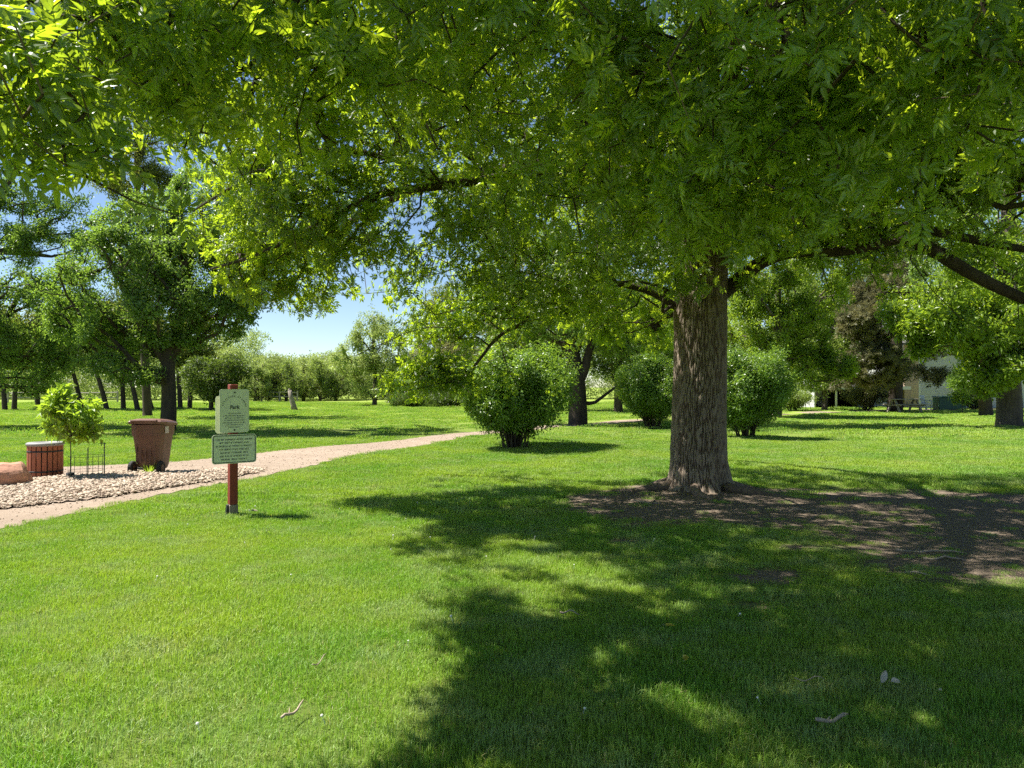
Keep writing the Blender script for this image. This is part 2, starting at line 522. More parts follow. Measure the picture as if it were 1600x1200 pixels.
def scatter(name, tpls, pts, rots, scls, ids, mat, parent=None):
    """tpls: list of (V, F, var); pts N x 3; rots N x 3 euler; scls N; ids N"""
    V = []; F = []; T = []; A = []; b = 0
    for k, (v, f, a) in enumerate(tpls):
        V.append(np.asarray(v, np.float32)); F += [tuple(i + b for i in q) for q in f]
        T.append(np.full(len(v), k)); A.append(np.asarray(a, np.float32)); b += len(v)
    n = len(pts)
    V.append(np.asarray(pts, np.float32)); T.append(np.full(n, -1)); A.append(np.zeros(n, np.float32))
    V = np.concatenate(V); T = np.concatenate(T).astype(np.int32); A = np.concatenate(A)
    me = bpy.data.meshes.new(name)
    me.from_pydata(V.tolist(), [], F)
    def at(nm, typ, val, key='value'):
        a = me.attributes.new(nm, typ, 'POINT'); a.data.foreach_set(key, np.ascontiguousarray(val).ravel())
    at('tpl', 'INT', T); at('var', 'FLOAT', A)
    at('inst_id', 'INT', np.concatenate([np.zeros(b, np.int32), np.asarray(ids, np.int32)]))
    at('inst_scl', 'FLOAT', np.concatenate([np.ones(b, np.float32), np.asarray(scls, np.float32)]))
    at('inst_rot', 'FLOAT_VECTOR', np.concatenate([np.zeros((b, 3), np.float32), np.asarray(rots, np.float32)]), 'vector')
    me.update(); me.materials.append(mat)
    o = bpy.data.objects.new(name, me); COL.objects.link(o)
    if parent is not None: o.parent = parent
    md = o.modifiers.new('scatter', 'NODES'); md.node_group = scatter_group(len(tpls))
    o['kind'] = 'stuff'
    return o


def frames(d, spin):
    """rotation matrices (N x 3 x 3) taking +Z to d with a spin about it"""
    d = d / np.maximum(np.linalg.norm(d, axis=1, keepdims=True), 1e-9)
    ref = np.where(np.abs(d[:, 2:3]) < .95, np.array([[0, 0, 1.]]), np.array([[1., 0, 0]]))
    x = np.cross(ref, d); x /= np.linalg.norm(x, axis=1, keepdims=True)
    y = np.cross(d, x)
    c, s = np.cos(spin)[:, None], np.sin(spin)[:, None]
    return np.stack([x * c + y * s, -x * s + y * c, d], axis=2)


def euler_of(Rm):
    return np.stack([np.arctan2(Rm[:, 2, 1], Rm[:, 2, 2]), np.arcsin(np.clip(-Rm[:, 2, 0], -1, 1)), np.arctan2(Rm[:, 1, 0], Rm[:, 0, 0])], 1)


# ------------------------------------------------------------------ leaf templates
def leaflet(V, F, A, base, d, up, L, W, var, droop=.25, simple=False):
    """one lance-shaped blade folded along its midrib"""
    base = np.array(base, float); d = np.array(d, float); d /= np.linalg.norm(d)
    side = np.cross(d, up); side /= max(np.linalg.norm(side), 1e-6); up = np.cross(side, d)
    b = len(V)
    def pt(t, s, fold=0):
        return base + d * (L * t) + side * (s * W) + up * (fold * W - droop * L * t * t)
    if simple:
        V += [pt(0, 0), pt(.45, -.5, .12), pt(.45, .5, .12), pt(1, 0)]
        F += [(b, b + 2, b + 3, b + 1)]
        A += [var] * 4
    else:
        V += [pt(0, 0), pt(.28, -.46, .16), pt(.28, 0), pt(.28, .46, .16), pt(.62, -.38, .13), pt(.62, 0), pt(.62, .38, .13), pt(1, 0)]
        F += [(b, b + 2, b + 1), (b, b + 3, b + 2), (b + 1, b + 2, b + 5, b + 4), (b + 2, b + 3, b + 6, b + 5), (b + 4, b + 5, b + 7), (b + 5, b + 6, b + 7)]
        A += [var] * 8


def compound_leaf(rg, L=.23, pairs=3):
    """pinnate ash leaf along +X, hanging a little towards -Z"""
    V = []; F = []; A = []
    var = rg.random()
    def rp(t): return np.array([L * t * .62, 0, -.22 * L * t * t])
    b = len(V)
    for t in (0, .5, 1):
        p = rp(t); V.extend([p + (0, .0014, 0), p + (0, -.0014, 0), p + (0, 0, -.002)]); A.extend([var * .6] * 3)
    for i in range(2):
        for k in range(3):
            F.append((b + i * 3 + k, b + i * 3 + (k + 1) % 3, b + i * 3 + 3 + (k + 1) % 3, b + i * 3 + 3 + k))
    for i in range(pairs):
        t = .35 + .55 * i / max(1, pairs - 1)
        for s in (-1, 1):
            a = R(rg.uniform(42, 68))
            d = (math.cos(a), s * math.sin(a), rg.uniform(-.45, .02))
            leaflet(V, F, A, rp(t), d, np.array([0, rg.uniform(-.3, .3), 1.]), L * rg.uniform(.33, .43), L * rg.uniform(.125, .16), np.clip(var + rg.uniform(-.2, .2), 0, 1), rg.uniform(.15, .5))
    leaflet(V, F, A, rp(1), (1, rg.uniform(-.2, .2), -.3), np.array([0, 0, 1.]), L * .44, L * .15, var, .3)
    return np.array(V), F, np.array(A)


def spray_tpl(rg, nodes=3, L=.23):
    """a shoot along +Z with opposite compound leaves; returns mesh and the placement of each leaf"""
    V = []; F = []; A = []; leaves = []
    b = 0
    for z in (0, .21):
        for k in range(3):
            th = 2.1 * k; V.append(np.array([.003 * math.cos(th), .003 * math.sin(th), z])); A.append(.2)
    for k in range(3): F.append((k, (k + 1) % 3, 3 + (k + 1) % 3, 3 + k))
    spin0 = rg.random() * 6.28
    for i in range(nodes + 1):
        z = .03 + .17 * i / nodes
        for s in range(2):
            az = spin0 + i * 1.57 + s * math.pi + rg.uniform(-.3, .3); el = R(rg.uniform(5, 45)) + (.3 if i == nodes else 0)
            m = (Matrix.Translation((0, 0, z)) @ Matrix.Rotation(az, 4, 'Z') @ Matrix.Rotation(-el, 4, 'Y') @ Matrix.Rotation(rg.uniform(-.5, .5), 4, 'X'))
            sc = rg.uniform(.75, 1.15)
            leaves.append((m @ Matrix.Scale(sc, 4), rg.integers(0, 3)))
    return V, F, A, leaves


lrg = np.random.default_rng(3)
COMP = [compound_leaf(lrg, .155, 3) for _ in range(2)] + [compound_leaf(lrg, .17, 4)]


def spray_mesh(sp):
    V, F, A, leaves = [list(x) for x in sp]
    for m, k in leaves:
        v, f, a = COMP[k]; b = len(V); mm = np.array(m)
        V += list(v @ mm[:3, :3].T + mm[:3, 3]); F += [tuple(i + b for i in q) for q in f]; A += list(a)
    return np.array(V), F, np.array(A)


SPR = [spray_tpl(lrg) for _ in range(4)]
ASH_T = [spray_mesh(s) for s in SPR]


def clump_tpl(rg, n, size, L, W, flat=.7, droop=.3):
    """a loose bunch of simple leaves round a short twig, for trees farther off"""
    V = []; F = []; A = []
    for _ in range(n):
        d = rg.normal(size=3); d /= np.linalg.norm(d); r = size * rg.random() ** .5
        p = d * r * np.array([1, 1, flat])
        dd = d + rg.normal(size=3) * .6 + np.array([0, 0, -.25]); up = rg.normal(size=3) * .5 + np.array([0, 0, 1.])
        leaflet(V, F, A, p, dd, up, L * rg.uniform(.7, 1.25), W * rg.uniform(.7, 1.25), rg.random(), droop, True)
    return np.array(V), F, np.array(A)


def needle_tpl(rg, n, size, L, W):
    V = []; F = []; A = []
    for i in range(n):
        t = rg.random(); p = np.array([0, 0, size * (t - .3)])
        th = rg.random() * 6.28; d = np.array([math.cos(th), math.sin(th), rg.uniform(.1, .9)])
        leaflet(V, F, A, p, d, np.array([-math.sin(th), math.cos(th), .3]), L * rg.uniform(.7, 1.2), W, rg.random(), .1, True)
    return np.array(V), F, np.array(A)


MID_T = [clump_tpl(lrg, 26, .24, .10, .05) for _ in range(3)]       # trees at 20 to 35 m
FAR_T = [clump_tpl(lrg, 22, .34, .17, .085) for _ in range(3)]      # trees at 40 m and beyond
BIG_T = [clump_tpl(lrg, 20, .26, .15, .06, .7, .5) for _ in range(3)]
SHRUB_T = [clump_tpl(lrg, 34, .15, .065, .034, 1.3, .2) for _ in range(3)]
NEEDLE_T = [needle_tpl(lrg, 60, .5, .16, .028) for _ in range(3)]
SAP_T = [clump_tpl(lrg, 9, .09, .10, .06, .8, .5) for _ in range(3)]


# ------------------------------------------------------------------ tree growing
def grow(skel, sprays, bias=.3, seg=.4, lift=.15, rg=rng):
    """skel: list of (points, radii or None, parent node or -1); joins every spray to the nearest node of the growing tree"""
    P = []; par = []; Ln = []; fix = []
    for pts, rad, start in skel:
        prev = start
        for i, p in enumerate(pts):
            if start >= 0 and i == 0:
                d = [np.linalg.norm(np.array(q) - np.array(p)) for q in P[:start_n]]
                prev = int(np.argmin(d)); continue
            P.append(np.array(p, float)); par.append(prev)
            Ln.append(0 if prev < 0 else Ln[prev] + np.linalg.norm(P[-1] - P[prev]))
            fix.append(rad[i] if rad is not None else 0.0)
            prev = len(P) - 1
        start_n = len(P)
    n = len(P); cap = n + len(sprays) * 12
    A = np.zeros((cap, 3), np.float32); A[:n] = P
    L = np.zeros(cap, np.float32); L[:n] = Ln
    pr = np.full(cap, -1, np.int64); pr[:n] = par
    fx = np.zeros(cap, np.float32); fx[:n] = fix
    sp = np.asarray(sprays, np.float32)
    dm = np.full(len(sp), 1e9)
    for i in range(0, n): dm = np.minimum(dm, np.linalg.norm(sp - A[i], axis=1))
    ends = np.zeros(len(sp), np.int64)
    for si in np.argsort(dm):
        s = sp[si]
        q = A[:n] - s
        d = np.sqrt(np.einsum('ij,ij->i', q, q))
        j = int(np.argmin(d + bias * L[:n])); dj = float(d[j])
        k = int(min(8, max(1, round(dj / seg))))
        a = A[j].copy()
        tdir = a - A[pr[j]] if pr[j] >= 0 else np.array([0, 0, 1.], np.float32)
        tn = np.linalg.norm(tdir); tdir = tdir / tn if tn > 1e-6 else tdir
        c = a * .5 + s * .5 + tdir * (dj * .18) + np.array([0, 0, lift * dj]) + rg.normal(size=3) * dj * .07
        prev = j
        for i in range(1, k + 1):
            t = i / k
            A[n] = a * (1 - t) ** 2 + c * (2 * t * (1 - t)) + s * t * t
            L[n] = L[prev] + np.linalg.norm(A[n] - A[prev]); pr[n] = prev; prev = n; n += 1
        ends[si] = prev
    return A[:n], pr[:n], fx[:n], ends


def branch_mesh(A, pr, fx, tip=.004, expo=2.3, min_r=0.0, skip=None, sides=(10, 7, 5, 3)):
    n = len(A)
    rp = np.zeros(n); kids = [[] for _ in range(n)]
    for i in range(n - 1, -1, -1):
        if rp[i] == 0: rp[i] = tip ** expo
        if pr[i] >= 0: rp[pr[i]] += rp[i]; kids[pr[i]].append(i)
    r = rp ** (1 / expo)
    r = np.where(fx > 0, fx, r)
    for i in range(n):
        if pr[i] >= 0 and r[i] > r[pr[i]]: r[i] = r[pr[i]] * .97
    V = []; F = []
    starts = [(i, -1) for i in range(n) if pr[i] < 0]
    while starts:
        i, p = starts.pop()
        ch = [p] if p >= 0 else []
        while True:
            ch.append(i)
            if not kids[i]: break
            k = sorted(kids[i], key=lambda q: -r[q])
            for q in k[1:]: starts.append((q, i))
            i = k[0]
        r0 = r[ch[1]] if p >= 0 and len(ch) > 1 else r[ch[0]]
        if r0 < min_r: continue
        if skip is not None: ch = [q for q in ch if not skip[q]] if skip[ch[0]] and len(ch) > 1 and skip[ch[1]] else ch
        if len(ch) < 2: continue
        ns = sides[0] if r0 > .07 else sides[1] if r0 > .025 else sides[2] if r0 > .01 else sides[3]
        pts = A[ch].astype(float); rad = r[ch].copy()
        if p >= 0: rad[0] = min(rad[0], r0 * 1.15)
        t = np.gradient(pts, axis=0); t /= np.maximum(np.linalg.norm(t, axis=1, keepdims=True), 1e-9)
        m = t.mean(0); ref = np.eye(3)[int(np.argmin(np.abs(m)))]
        a = np.cross(t, ref); a /= np.maximum(np.linalg.norm(a, axis=1, keepdims=True), 1e-9); b = np.cross(t, a)
        th = np.arange(ns) * 2 * math.pi / ns
        ring = pts[:, None, :] + rad[:, None, None] * (a[:, None, :] * np.cos(th)[None, :, None] + b[:, None, :] * np.sin(th)[None, :, None])
        base = len(V) and V[-1][1] or 0
        V.append((ring.reshape(-1, 3), base + ring.shape[0] * ns))
        i0 = base + (np.arange(len(ch) - 1) * ns)[:, None] + np.arange(ns)[None, :]
        i1 = base + (np.arange(len(ch) - 1) * ns)[:, None] + ((np.arange(ns) + 1) % ns)[None, :]
        F.append(np.stack([i0, i1, i1 + ns, i0 + ns], -1).reshape(-1, 4))
    return np.concatenate([v for v, _ in V]), np.concatenate(F), r


def ell_points(rg, c, rad, n, shell=.0):
    d = rg.normal(size=(n, 3)); d /= np.linalg.norm(d, axis=1, keepdims=True)
    u = rg.random((n, 1)); r = (shell ** 3 + (1 - shell ** 3) * u) ** (1 / 3)
    return np.array(c) + d * r * np.array(rad)


def make_tree(name, label, base, trunk, rad, crowns, tpls, leaf, bark, cat='tree', seed=1, shell=.55, scale=1.0, limbs=(), tip=.012, bias=.35, min_r=.014, group=None, up=.5, lumps=.25, crown_name='crown', trunk_name='trunk', flare=1.5):
    """trunk: polyline local to the base; crowns: list of (cx, cy, cz, rx, ry, rz, n) local"""
    rg = np.random.default_rng(seed)
    root = thing(name, label, cat, (base[0], base[1], float(H(base[0], base[1])) - .03), 0, group)
    tp = chaikin(trunk, 1); tr = np.linspace(rad, rad * .45, len(tp))
    tp = np.concatenate([tp[:1], tp[:1] + (tp[1] - tp[0]) * .12, tp[:1] + (tp[1] - tp[0]) * .35, tp[1:]]) if len(tp) > 1 else tp
    tr = np.concatenate([[rad * flare], [rad * (1 + (flare - 1) * .35)], [rad * 1.02], tr[1:]])
    sk = [(list(tp), list(tr), -1)]
    for pts, r0 in limbs:
        pl = chaikin(pts, 1); sk.append((list(pl), list(np.linspace(r0, r0 * .4, len(pl))), 0))
    S = np.concatenate([ell_points(rg, c[:3], c[3:6], int(c[6] * 1.2), shell) for c in crowns])
    # lumpy outline: pull sprays towards bough centres
    if lumps > 0:
        K = max(6, len(S) // 60); cen = S[rg.choice(len(S), K, replace=False)]
        d = np.linalg.norm(S[:, None] - cen[None], axis=2); j = d.argmin(1)
        S = S + (cen[j] - S) * lumps * rg.uniform(.3, 1.3, (len(S), 1))
    nv = np.array([mnoise.noise_vector((q * .75 + seed * 3.1).tolist()) for q in S]); S = S + nv * (.75 * min(1.0, crowns[0][3] / 2.0) if crowns[0][3] > .7 else 0)
    g1 = np.array([mnoise.noise((q * 1.15 + seed * 1.7).tolist()) for q in S])
    if len(S) > 250: S = S[g1 > -.26]
    S = S[S[:, 2] > .25]
    A, pr, fx, ends = grow(sk, S, bias, .5, .12, rg)
    V, F, r = branch_mesh(A, pr, fx, tip, 2.3, min_r)
    mesh_obj(trunk_name, V, F, M[bark], root, True)
    out = S - np.array([tp[-1][0], tp[-1][1], S[:, 2].mean() - 1]); out /= np.linalg.norm(out, axis=1, keepdims=True)
    d = out * .7 + np.array([0, 0, up]) + rg.normal(size=S.shape) * .35
    rot = euler_of(frames(d, rg.random(len(S)) * 6.28))
    scatter(crown_name, tpls, S, rot, scale * rg.uniform(.75, 1.25, len(S)), rg.integers(0, len(tpls), len(S)), M[leaf], root)
    return root


# ================================================================== THE SETTING
DIRT = [(.7, 9.9), (1.85, 10.9), (3.5, 11.1), (5.4, 10.6), (6.9, 10.0), (8.2, 9.0), (7.6, 6.6), (5.2, 5.6), (3.8, 5.35), (3.2, 5.4), (3.0, 5.8), (3.0, 6.7), (2.75, 7.4), (2.3, 7.8), (1.3, 7.6), (.74, 8.6)]


def dirt_at(x, y):
    d = sdist(x, y, DIRT)
    m = np.clip(.5 - d / .9, 0, 1)
    for cx, cy, r in ((1.95, 5.65, .42), (1.0, 7.0, .3), (2.5, 6.6, .35), (4.6, 4.7, .5), (1.6, 4.9, .25)):
        m = np.maximum(m, .85 * np.clip(1.2 - np.hypot(x - cx, (y - cy) * 1.3) / r, 0, 1))
    m = m + (fbm(x * 1.7, y * 1.7, 5) - .5) * .75 * (m > .01)
    return np.clip(m, 0, 1)


NEAR_EDGE = [(-7.2, -2.0), (-6.3, 2.5), (-5.6, 5.6), (-5.15, 7.5), (-4.85, 8.66), (-4.5, 10.5), (-3.8, 12.7), (-2.9, 16.9), (-1.1, 21.6), (1.2, 26.0), (4.6, 30.5), (9.0, 34.5), (16, 40), (24, 46), (34, 49.0)]
FAR_EDGE = [(-16, 11.0), (-11.5, 12.2), (-8.8, 12.8), (-7.05, 13.5), (-6.1, 15.2), (-5.2, 16.7), (-4.0, 19.6), (-1.6, 23.1), (.6, 27.2), (3.9, 31.8), (8.2, 35.8), (15, 41.3), (23, 47.4), (34, 50.6)]
PATH = [tuple(p) for p in chaikin(NEAR_EDGE)] + [tuple(p) for p in chaikin(FAR_EDGE)[::-1]] + [(-16, -2)]
BED = [tuple(p) for p in chaikin([(-5.95, 8.66), (-5.1, 9.4), (-4.9, 10.35), (-4.56, 11.3), (-4.15, 12.8), (-4.7, 13.2), (-5.5, 12.3), (-6.4, 12.25), (-6.9, 11.7), (-7.2, 11.1), (-7.6, 10.6), (-9.5, 10.2), (-9.5, 7.6), (-7.2, 7.6), (-5.95, 8.66)], 1)[:-1]]


def spread(lo, hi, dl, dh, step, k=1.18):
    a = list(np.arange(dl, dh + 1e-6, step)); s = step
    while a[-1] < hi: s *= k; a.append(min(hi, a[-1] + s))
    s = step; f = []
    x = dl
    while x > lo: s *= k; x = max(lo, x - s); f.append(x)
    return np.array(f[::-1] + a)


gx = spread(-4000, 4000, -10, 10, .16); gy = spread(-300, 5000, 1.5, 16, .16)
X, Yg = np.meshgrid(gx, gy)
Z = H(X, Yg) * np.clip(1 - (np.hypot(X, Yg) - 60) / 60, 0, 1) + .012 * (fbm(X * 3, Yg * 3, 9) - .5) * (np.abs(X) < 10) * (Yg < 16) * np.clip(sdist(X, Yg, PATH) * 2, 0, 1)
nx, ny = len(gx), len(gy)
idx = np.arange(nx * ny).reshape(ny, nx)
GF = np.stack([idx[:-1, :-1], idx[:-1, 1:], idx[1:, 1:], idx[1:, :-1]], -1).reshape(-1, 4)
gd = np.where((np.abs(X) < 14) & (Yg < 18), dirt_at(X, Yg), 0)
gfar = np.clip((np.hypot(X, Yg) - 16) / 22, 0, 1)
g = mesh_obj('ground', np.stack([X, Yg, Z], -1).reshape(-1, 3), GF, M['ground'], None, True, {'dirt': ('FLOAT', gd.ravel().astype(np.float32)), 'far': ('FLOAT', gfar.ravel().astype(np.float32))})
tag(g, 'wide flat lawn ground with bare brown soil under the big tree', None, None, 'structure')


def sheet(name, poly, mat, dz, step, rag=.12, mound=0.0, seed=1):
    """a sheet of ground cover with a ragged outline, lying on the ground"""
    p = np.array(poly); x0, y0 = p.min(0) - .3; x1, y1 = p.max(0) + .3
    xs = np.arange(x0, x1, step); ys = np.arange(y0, y1, step)
    gxx, gyy = np.meshgrid(xs, ys)
    d = sdist(gxx, gyy, poly) + (fbm(gxx * 1.6, gyy * 1.6, seed) - .5) * rag * 2
    z = H(gxx, gyy) + dz + mound * np.clip(-d / .6, 0, 1) ** .7 + .006 * (fbm(gxx * 2, gyy * 2, seed + 3) - .5)
    z = np.where(d > -.15, np.maximum(z - .0 * d, H(gxx, gyy) + dz), z)
    n1, n2 = gxx.shape
    ii = np.arange(n1 * n2).reshape(n1, n2)
    inside = d < 0
    m = inside[:-1, :-1] & inside[:-1, 1:] & inside[1:, 1:] & inside[1:, :-1]
    Fq = np.stack([ii[:-1, :-1], ii[:-1, 1:], ii[1:, 1:], ii[1:, :-1]], -1)[m]
    used = np.unique(Fq); mp = np.full(n1 * n2, -1); mp[used] = np.arange(len(used))
    V = np.stack([gxx, gyy, z], -1).reshape(-1, 3)[used]
    return mesh_obj(name, V, mp[Fq], M[mat], None, True)


near_path = [q for q in PATH]
o = sheet('path', PATH, 'path', .005, .10, .10)
tag(o, 'tan crushed gravel path curving across the park lawn', None, None, 'structure')
o = sheet('rock_bed_soil', BED, 'path', .014, .10, .05, .05, 4)
tag(o, 'slightly raised soil of the river rock bed inside the path bend', None, None, 'structure')

# river rocks of the bed
def stone_tpl(rg):
    import bmesh
    bm = bmesh.new(); bmesh.ops.create_icosphere(bm, subdivisions=2, radius=1)
    s = np.array([1, rg.uniform(.6, .9), rg.uniform(.4, .65)]); off = rg.random(3) * 50
    V = []
    for v in bm.verts:
        k = 1 + .28 * (mnoise.noise(Vector(v.co) * 1.1 + Vector(off)))
        V.append(np.array(v.co) * k * s)
    F = [tuple(v.index for v in f.verts) for f in bm.faces]; bm.free()
    return np.array(V), F, np.full(len(V), rg.random())


srg = np.random.default_rng(11)
STONES = [stone_tpl(srg) for _ in range(8)]
n = 42000
px = srg.uniform(-9.6, -3.9, n); py = srg.uniform(7.4, 13.4, n)
d = sdist(px, py, BED) + (fbm(px * 2, py * 2, 21) - .5) * .25
k = (d < -.02) | ((d < .22) & (srg.random(n) < .12))
px, py, d = px[k], py[k], d[k]
sc = .010 + .015 * srg.random(len(px)) ** 2 + .014 * (srg.random(len(px)) < .08)
sc[d > 0] *= .6
pz = H(px, py) + .016 + .055 * np.clip(-d / .6, 0, 1) ** .7 + sc * .25 + srg.random(len(px)) * .012
rot = np.stack([srg.normal(size=len(px)) * .35, srg.normal(size=len(px)) * .35, srg.random(len(px)) * 6.28], 1)
o = scatter('river_rocks', STONES, np.stack([px, py, pz], 1), rot, sc, srg.integers(0, 8, len(px)), M['stone'])
tag(o, 'bed of tan and buff river rocks beside the path', 'river rocks', None, 'stuff')
# loose grit on the path
n = 9000
py = srg.uniform(5, 24, n); px = srg.uniform(-10, 0, n); k = (sdist(px, py, PATH) < -.05) & (sdist(px, py, BED) > .05)
px, py = px[k], py[k]
sc = .006 + .010 * srg.random(len(px)) ** 3
o = scatter('path_grit', STONES[:4], np.stack([px, py, H(px, py) + .009 + sc * .3], 1), np.stack([srg.normal(size=len(px)) * .4, srg.normal(size=len(px)) * .4, srg.random(len(px)) * 6.28], 1), sc, srg.integers(0, 4, len(px)), M['stone'])
tag(o, 'loose small grit lying on the tan path', 'grit', None, 'stuff')


# ------------------------------------------------------------------ grass
def blade_patch(rg, r, n, L, W, lean=.5):
    V = []; F = []; A = []
    for _ in range(n):
        a = rg.random() * 6.28; rr = r * math.sqrt(rg.random()) * rg.uniform(.95, 1.1)
        x, y = rr * math.cos(a), rr * math.sin(a)
        l = L * rg.uniform(.55, 1.2); w = W * rg.uniform(.7, 1.2)
        th = rg.random() * 6.28; ln = abs(rg.normal()) * lean
        dx, dy = math.cos(th), math.sin(th)
        fa = th + rg.uniform(.6, 2.5); sx, sy = math.cos(fa) * w / 2, math.sin(fa) * w / 2
        b = len(V); h1, h2 = l * .5, l * (1 - .25 * min(ln, 1.2))
        V += [(x - sx, y - sy, -.008), (x + sx, y + sy, -.008), (x + dx * ln * l * .22 + sx * .85, y + dy * ln * l * .22 + sy * .85, h1), (x + dx * ln * l * .22 - sx * .85, y + dy * ln * l * .22 - sy * .85, h1), (x + dx * ln * l * .75, y + dy * ln * l * .75, h2)]
        F += [(b, b + 1, b + 2, b + 3), (b + 3, b + 2, b + 4)]
        A += [rg.random()] * 5
    return np.array(V), F, np.array(A)


grg = np.random.default_rng(5)
GT = [blade_patch(grg, .15, 240, .040, .0030, .75) for _ in range(5)] + [blade_patch(grg, .27, 330, .042, .0060, .75) for _ in range(3)] + [blade_patch(grg, .8, 620, .045, .018, .8) for _ in range(3)]


def lawn_points(y0, y1, step, margin, ids, soft):
    ys = np.arange(y0 - soft, y1 + soft, step); pts = []
    xm = .72 * y1 + margin
    xs = np.arange(-xm, xm, step)
    x, y = np.meshgrid(xs, ys); x = x.ravel(); y = y.ravel()
    x = x + grg.uniform(-.5, .5, len(x)) * step; y = y + grg.uniform(-.5, .5, len(y)) * step
    k = np.abs(x) < .72 * y + margin
    if soft > 0:
        k &= (grg.random(len(x)) < np.clip((y - y0 + soft) / (2 * soft), 0, 1)) | (y0 < 2)
        k &= grg.random(len(x)) < np.clip((y1 + soft - y) / (2 * soft), 0, 1)
    x, y = x[k], y[k]
    return x, y, grg.choice(ids, len(x))


gxs, gys, gid = [], [], []
for a in (lawn_points(1.2, 8.5, .135, 1.6, [0, 1, 2, 3, 4], .8), lawn_points(8.5, 21, .235, 2.0, [5, 6, 7], 1.5), lawn_points(21, 70, .95, 4.0, [8, 9, 10], 2.5)):
    gxs.append(a[0]); gys.append(a[1]); gid.append(a[2])
x = np.concatenate(gxs); y = np.concatenate(gys); gi = np.concatenate(gid)
pad = np.where(gi >= 8, .75, np.where(gi >= 5, .08, -.06))
dp = sdist(x, y, PATH) + (fbm(x * 1.6, y * 1.6, 1) - .5) * .2
dirt = np.where((np.abs(x) < 12) & (y < 16), dirt_at(x, y), 0)
k = (dp > pad) & (grg.random(len(x)) > np.clip((dirt - .24) * 1.2, 0, .92)) & (np.hypot(x - 2.55, y - 10.2) > .6)
x, y, gi, dirt, dp = x[k], y[k], gi[k], dirt[k], dp[k]
hs = .72 + .62 * fbm(x * 1.1, y * 1.1, 31, 3)
hs *= 1 - .45 * np.clip(dirt * 1.6, 0, 1)
rot = np.stack([grg.normal(size=len(x)) * .06, grg.normal(size=len(x)) * .06, grg.random(len(x)) * 6.28], 1)
o = scatter('lawn_grass', GT, np.stack([x, y, H(x, y) + .002], 1), rot, hs, gi, M['grass'])
tag(o, 'short mown green grass covering the park lawn', 'grass', None, 'stuff')

# wood chips, bark bits and dry leaf litter on the bare soil
CH = []
for _ in range(5):
    m = MB(); L = grg.uniform(.5, 1); m.box((0, 0, 0), (L, grg.uniform(.1, .3), .08), (0, 0, 0), 1, .02); CH.append((np.array(m.v), m.f, np.full(len(m.v), .5)))
n = 16000
x = grg.uniform(-.5, 9, n); y = grg.uniform(4.2, 12, n); dv = dirt_at(x, y)
k = (grg.random(n) < dv ** 1.5 * .8) & (np.hypot(x - 2.55, y - 10.2) > .5)
x, y = x[k], y[k]
o = scatter('bark_litter', CH, np.stack([x, y, H(x, y) + .008], 1), np.stack([grg.normal(size=len(x)) * .2, grg.normal(size=len(x)) * .2, grg.random(len(x)) * 6.28], 1), .018 + .05 * grg.random(len(x)) ** 3, grg.integers(0, 5, len(x)), M['chip'])
tag(o, 'brown bark bits littering the bare soil under the tree', 'bark litter', None, 'stuff')


# ================================================================== THE BIG ASH TREE
TX, TY = 2.55, 10.2
trg = np.random.default_rng(21)
ash = thing('ash_tree', 'big spreading ash tree with furrowed brown trunk standing on bare soil', 'tree', (TX, TY, 0))
BASE = np.array([TX, TY, 0.0])


def W(px, py, Y): return P3(px, py, Y) - BASE


trunk_line = [(0, 0, -.1), (0, 0, .6), (.02, 0, 1.6), (.03, 0, 2.6), (.08, -.02, 3.4), (.10, -.1, 4.2), (.02, -.3, 5.4), (.1, -.5, 7.2), (-.1, -.8, 9.0), (0, -.9, 10.4)]
trunk_rad = [.46, .40, .365, .355, .31, .26, .19, .14, .09, .05]
SK = [(trunk_line, trunk_rad, -1)]
def limb(pts, r0, r1=.03):
    pl = chaikin(pts, 2); SK.append((list(pl), list(np.linspace(r0, r1, len(pl)) ** 1.0), 0))
limb([(.03, 0, 2.55), W(1150, 442, 10.2), W(1185, 410, 10.1), W(1240, 392, 9.8), W(1320, 396, 9.3), W(1420, 372, 8.4)], .13)
limb([(.08, 0, 3.5), W(1160, 350, 10.0), W(1250, 325, 9.8), W(1345, 350, 9.6), W(1440, 378, 9.4), W(1520, 430, 9.2), W(1600, 468, 9.0), W(1700, 500, 8.8)], .14, .05)
limb([W(1345, 350, 9.6), W(1400, 352, 9.5), W(1480, 365, 9.4), W(1570, 385, 9.3), W(1680, 400, 9.2)], .09)
limb([(.02, 0, 2.3), W(1045, 470, 10.2), W(1000, 448, 10.1), W(930, 438, 10.1), W(850, 428, 10.2), W(825, 505, 10.4), W(780, 520, 10.5), W(740, 575, 10.5), W(705, 610, 10.4)], .06, .012)
limb([(.08, 0, 3.6), W(980, 310, 9.8), W(850, 265, 9.4), W(700, 290, 9.0), W(590, 300, 8.9), W(520, 340, 8.9), W(400, 400, 9.2), W(330, 420, 9.4)], .085, .012)
limb([W(700, 290, 9.0), W(600, 240, 8.8), W(480, 230, 8.7), W(380, 280, 8.8), W(300, 330, 9.0)], .045, .01)
limb([(-2.9, -4.6, 4.9), W(520, -10, 5.6), W(440, 60, 5.3), W(395, 130, 5.2), W(372, 205, 5.2)], .05, .012)
limb([W(440, 60, 5.3), W(400, 95, 5.0), W(340, 130, 4.8), W(290, 170, 4.6)], .025, .008)
limb([W(850, 265, 9.4), W(800, 180, 8.6), W(700, 90, 7.6), W(600, 40, 6.8)], .06, .015)
limb([(.1, -.1, 4.2), (-2.3, .8, 4.8), (-4.4, 1.8, 4.6), (-6.0, 2.4, 3.8)], .12)
limb([(.1, -.1, 4.0), (-.3, -2.6, 4.7), (-.9, -5.2, 4.4), (-1.4, -7.4, 3.8), (-1.7, -8.6, 3.2)], .12)
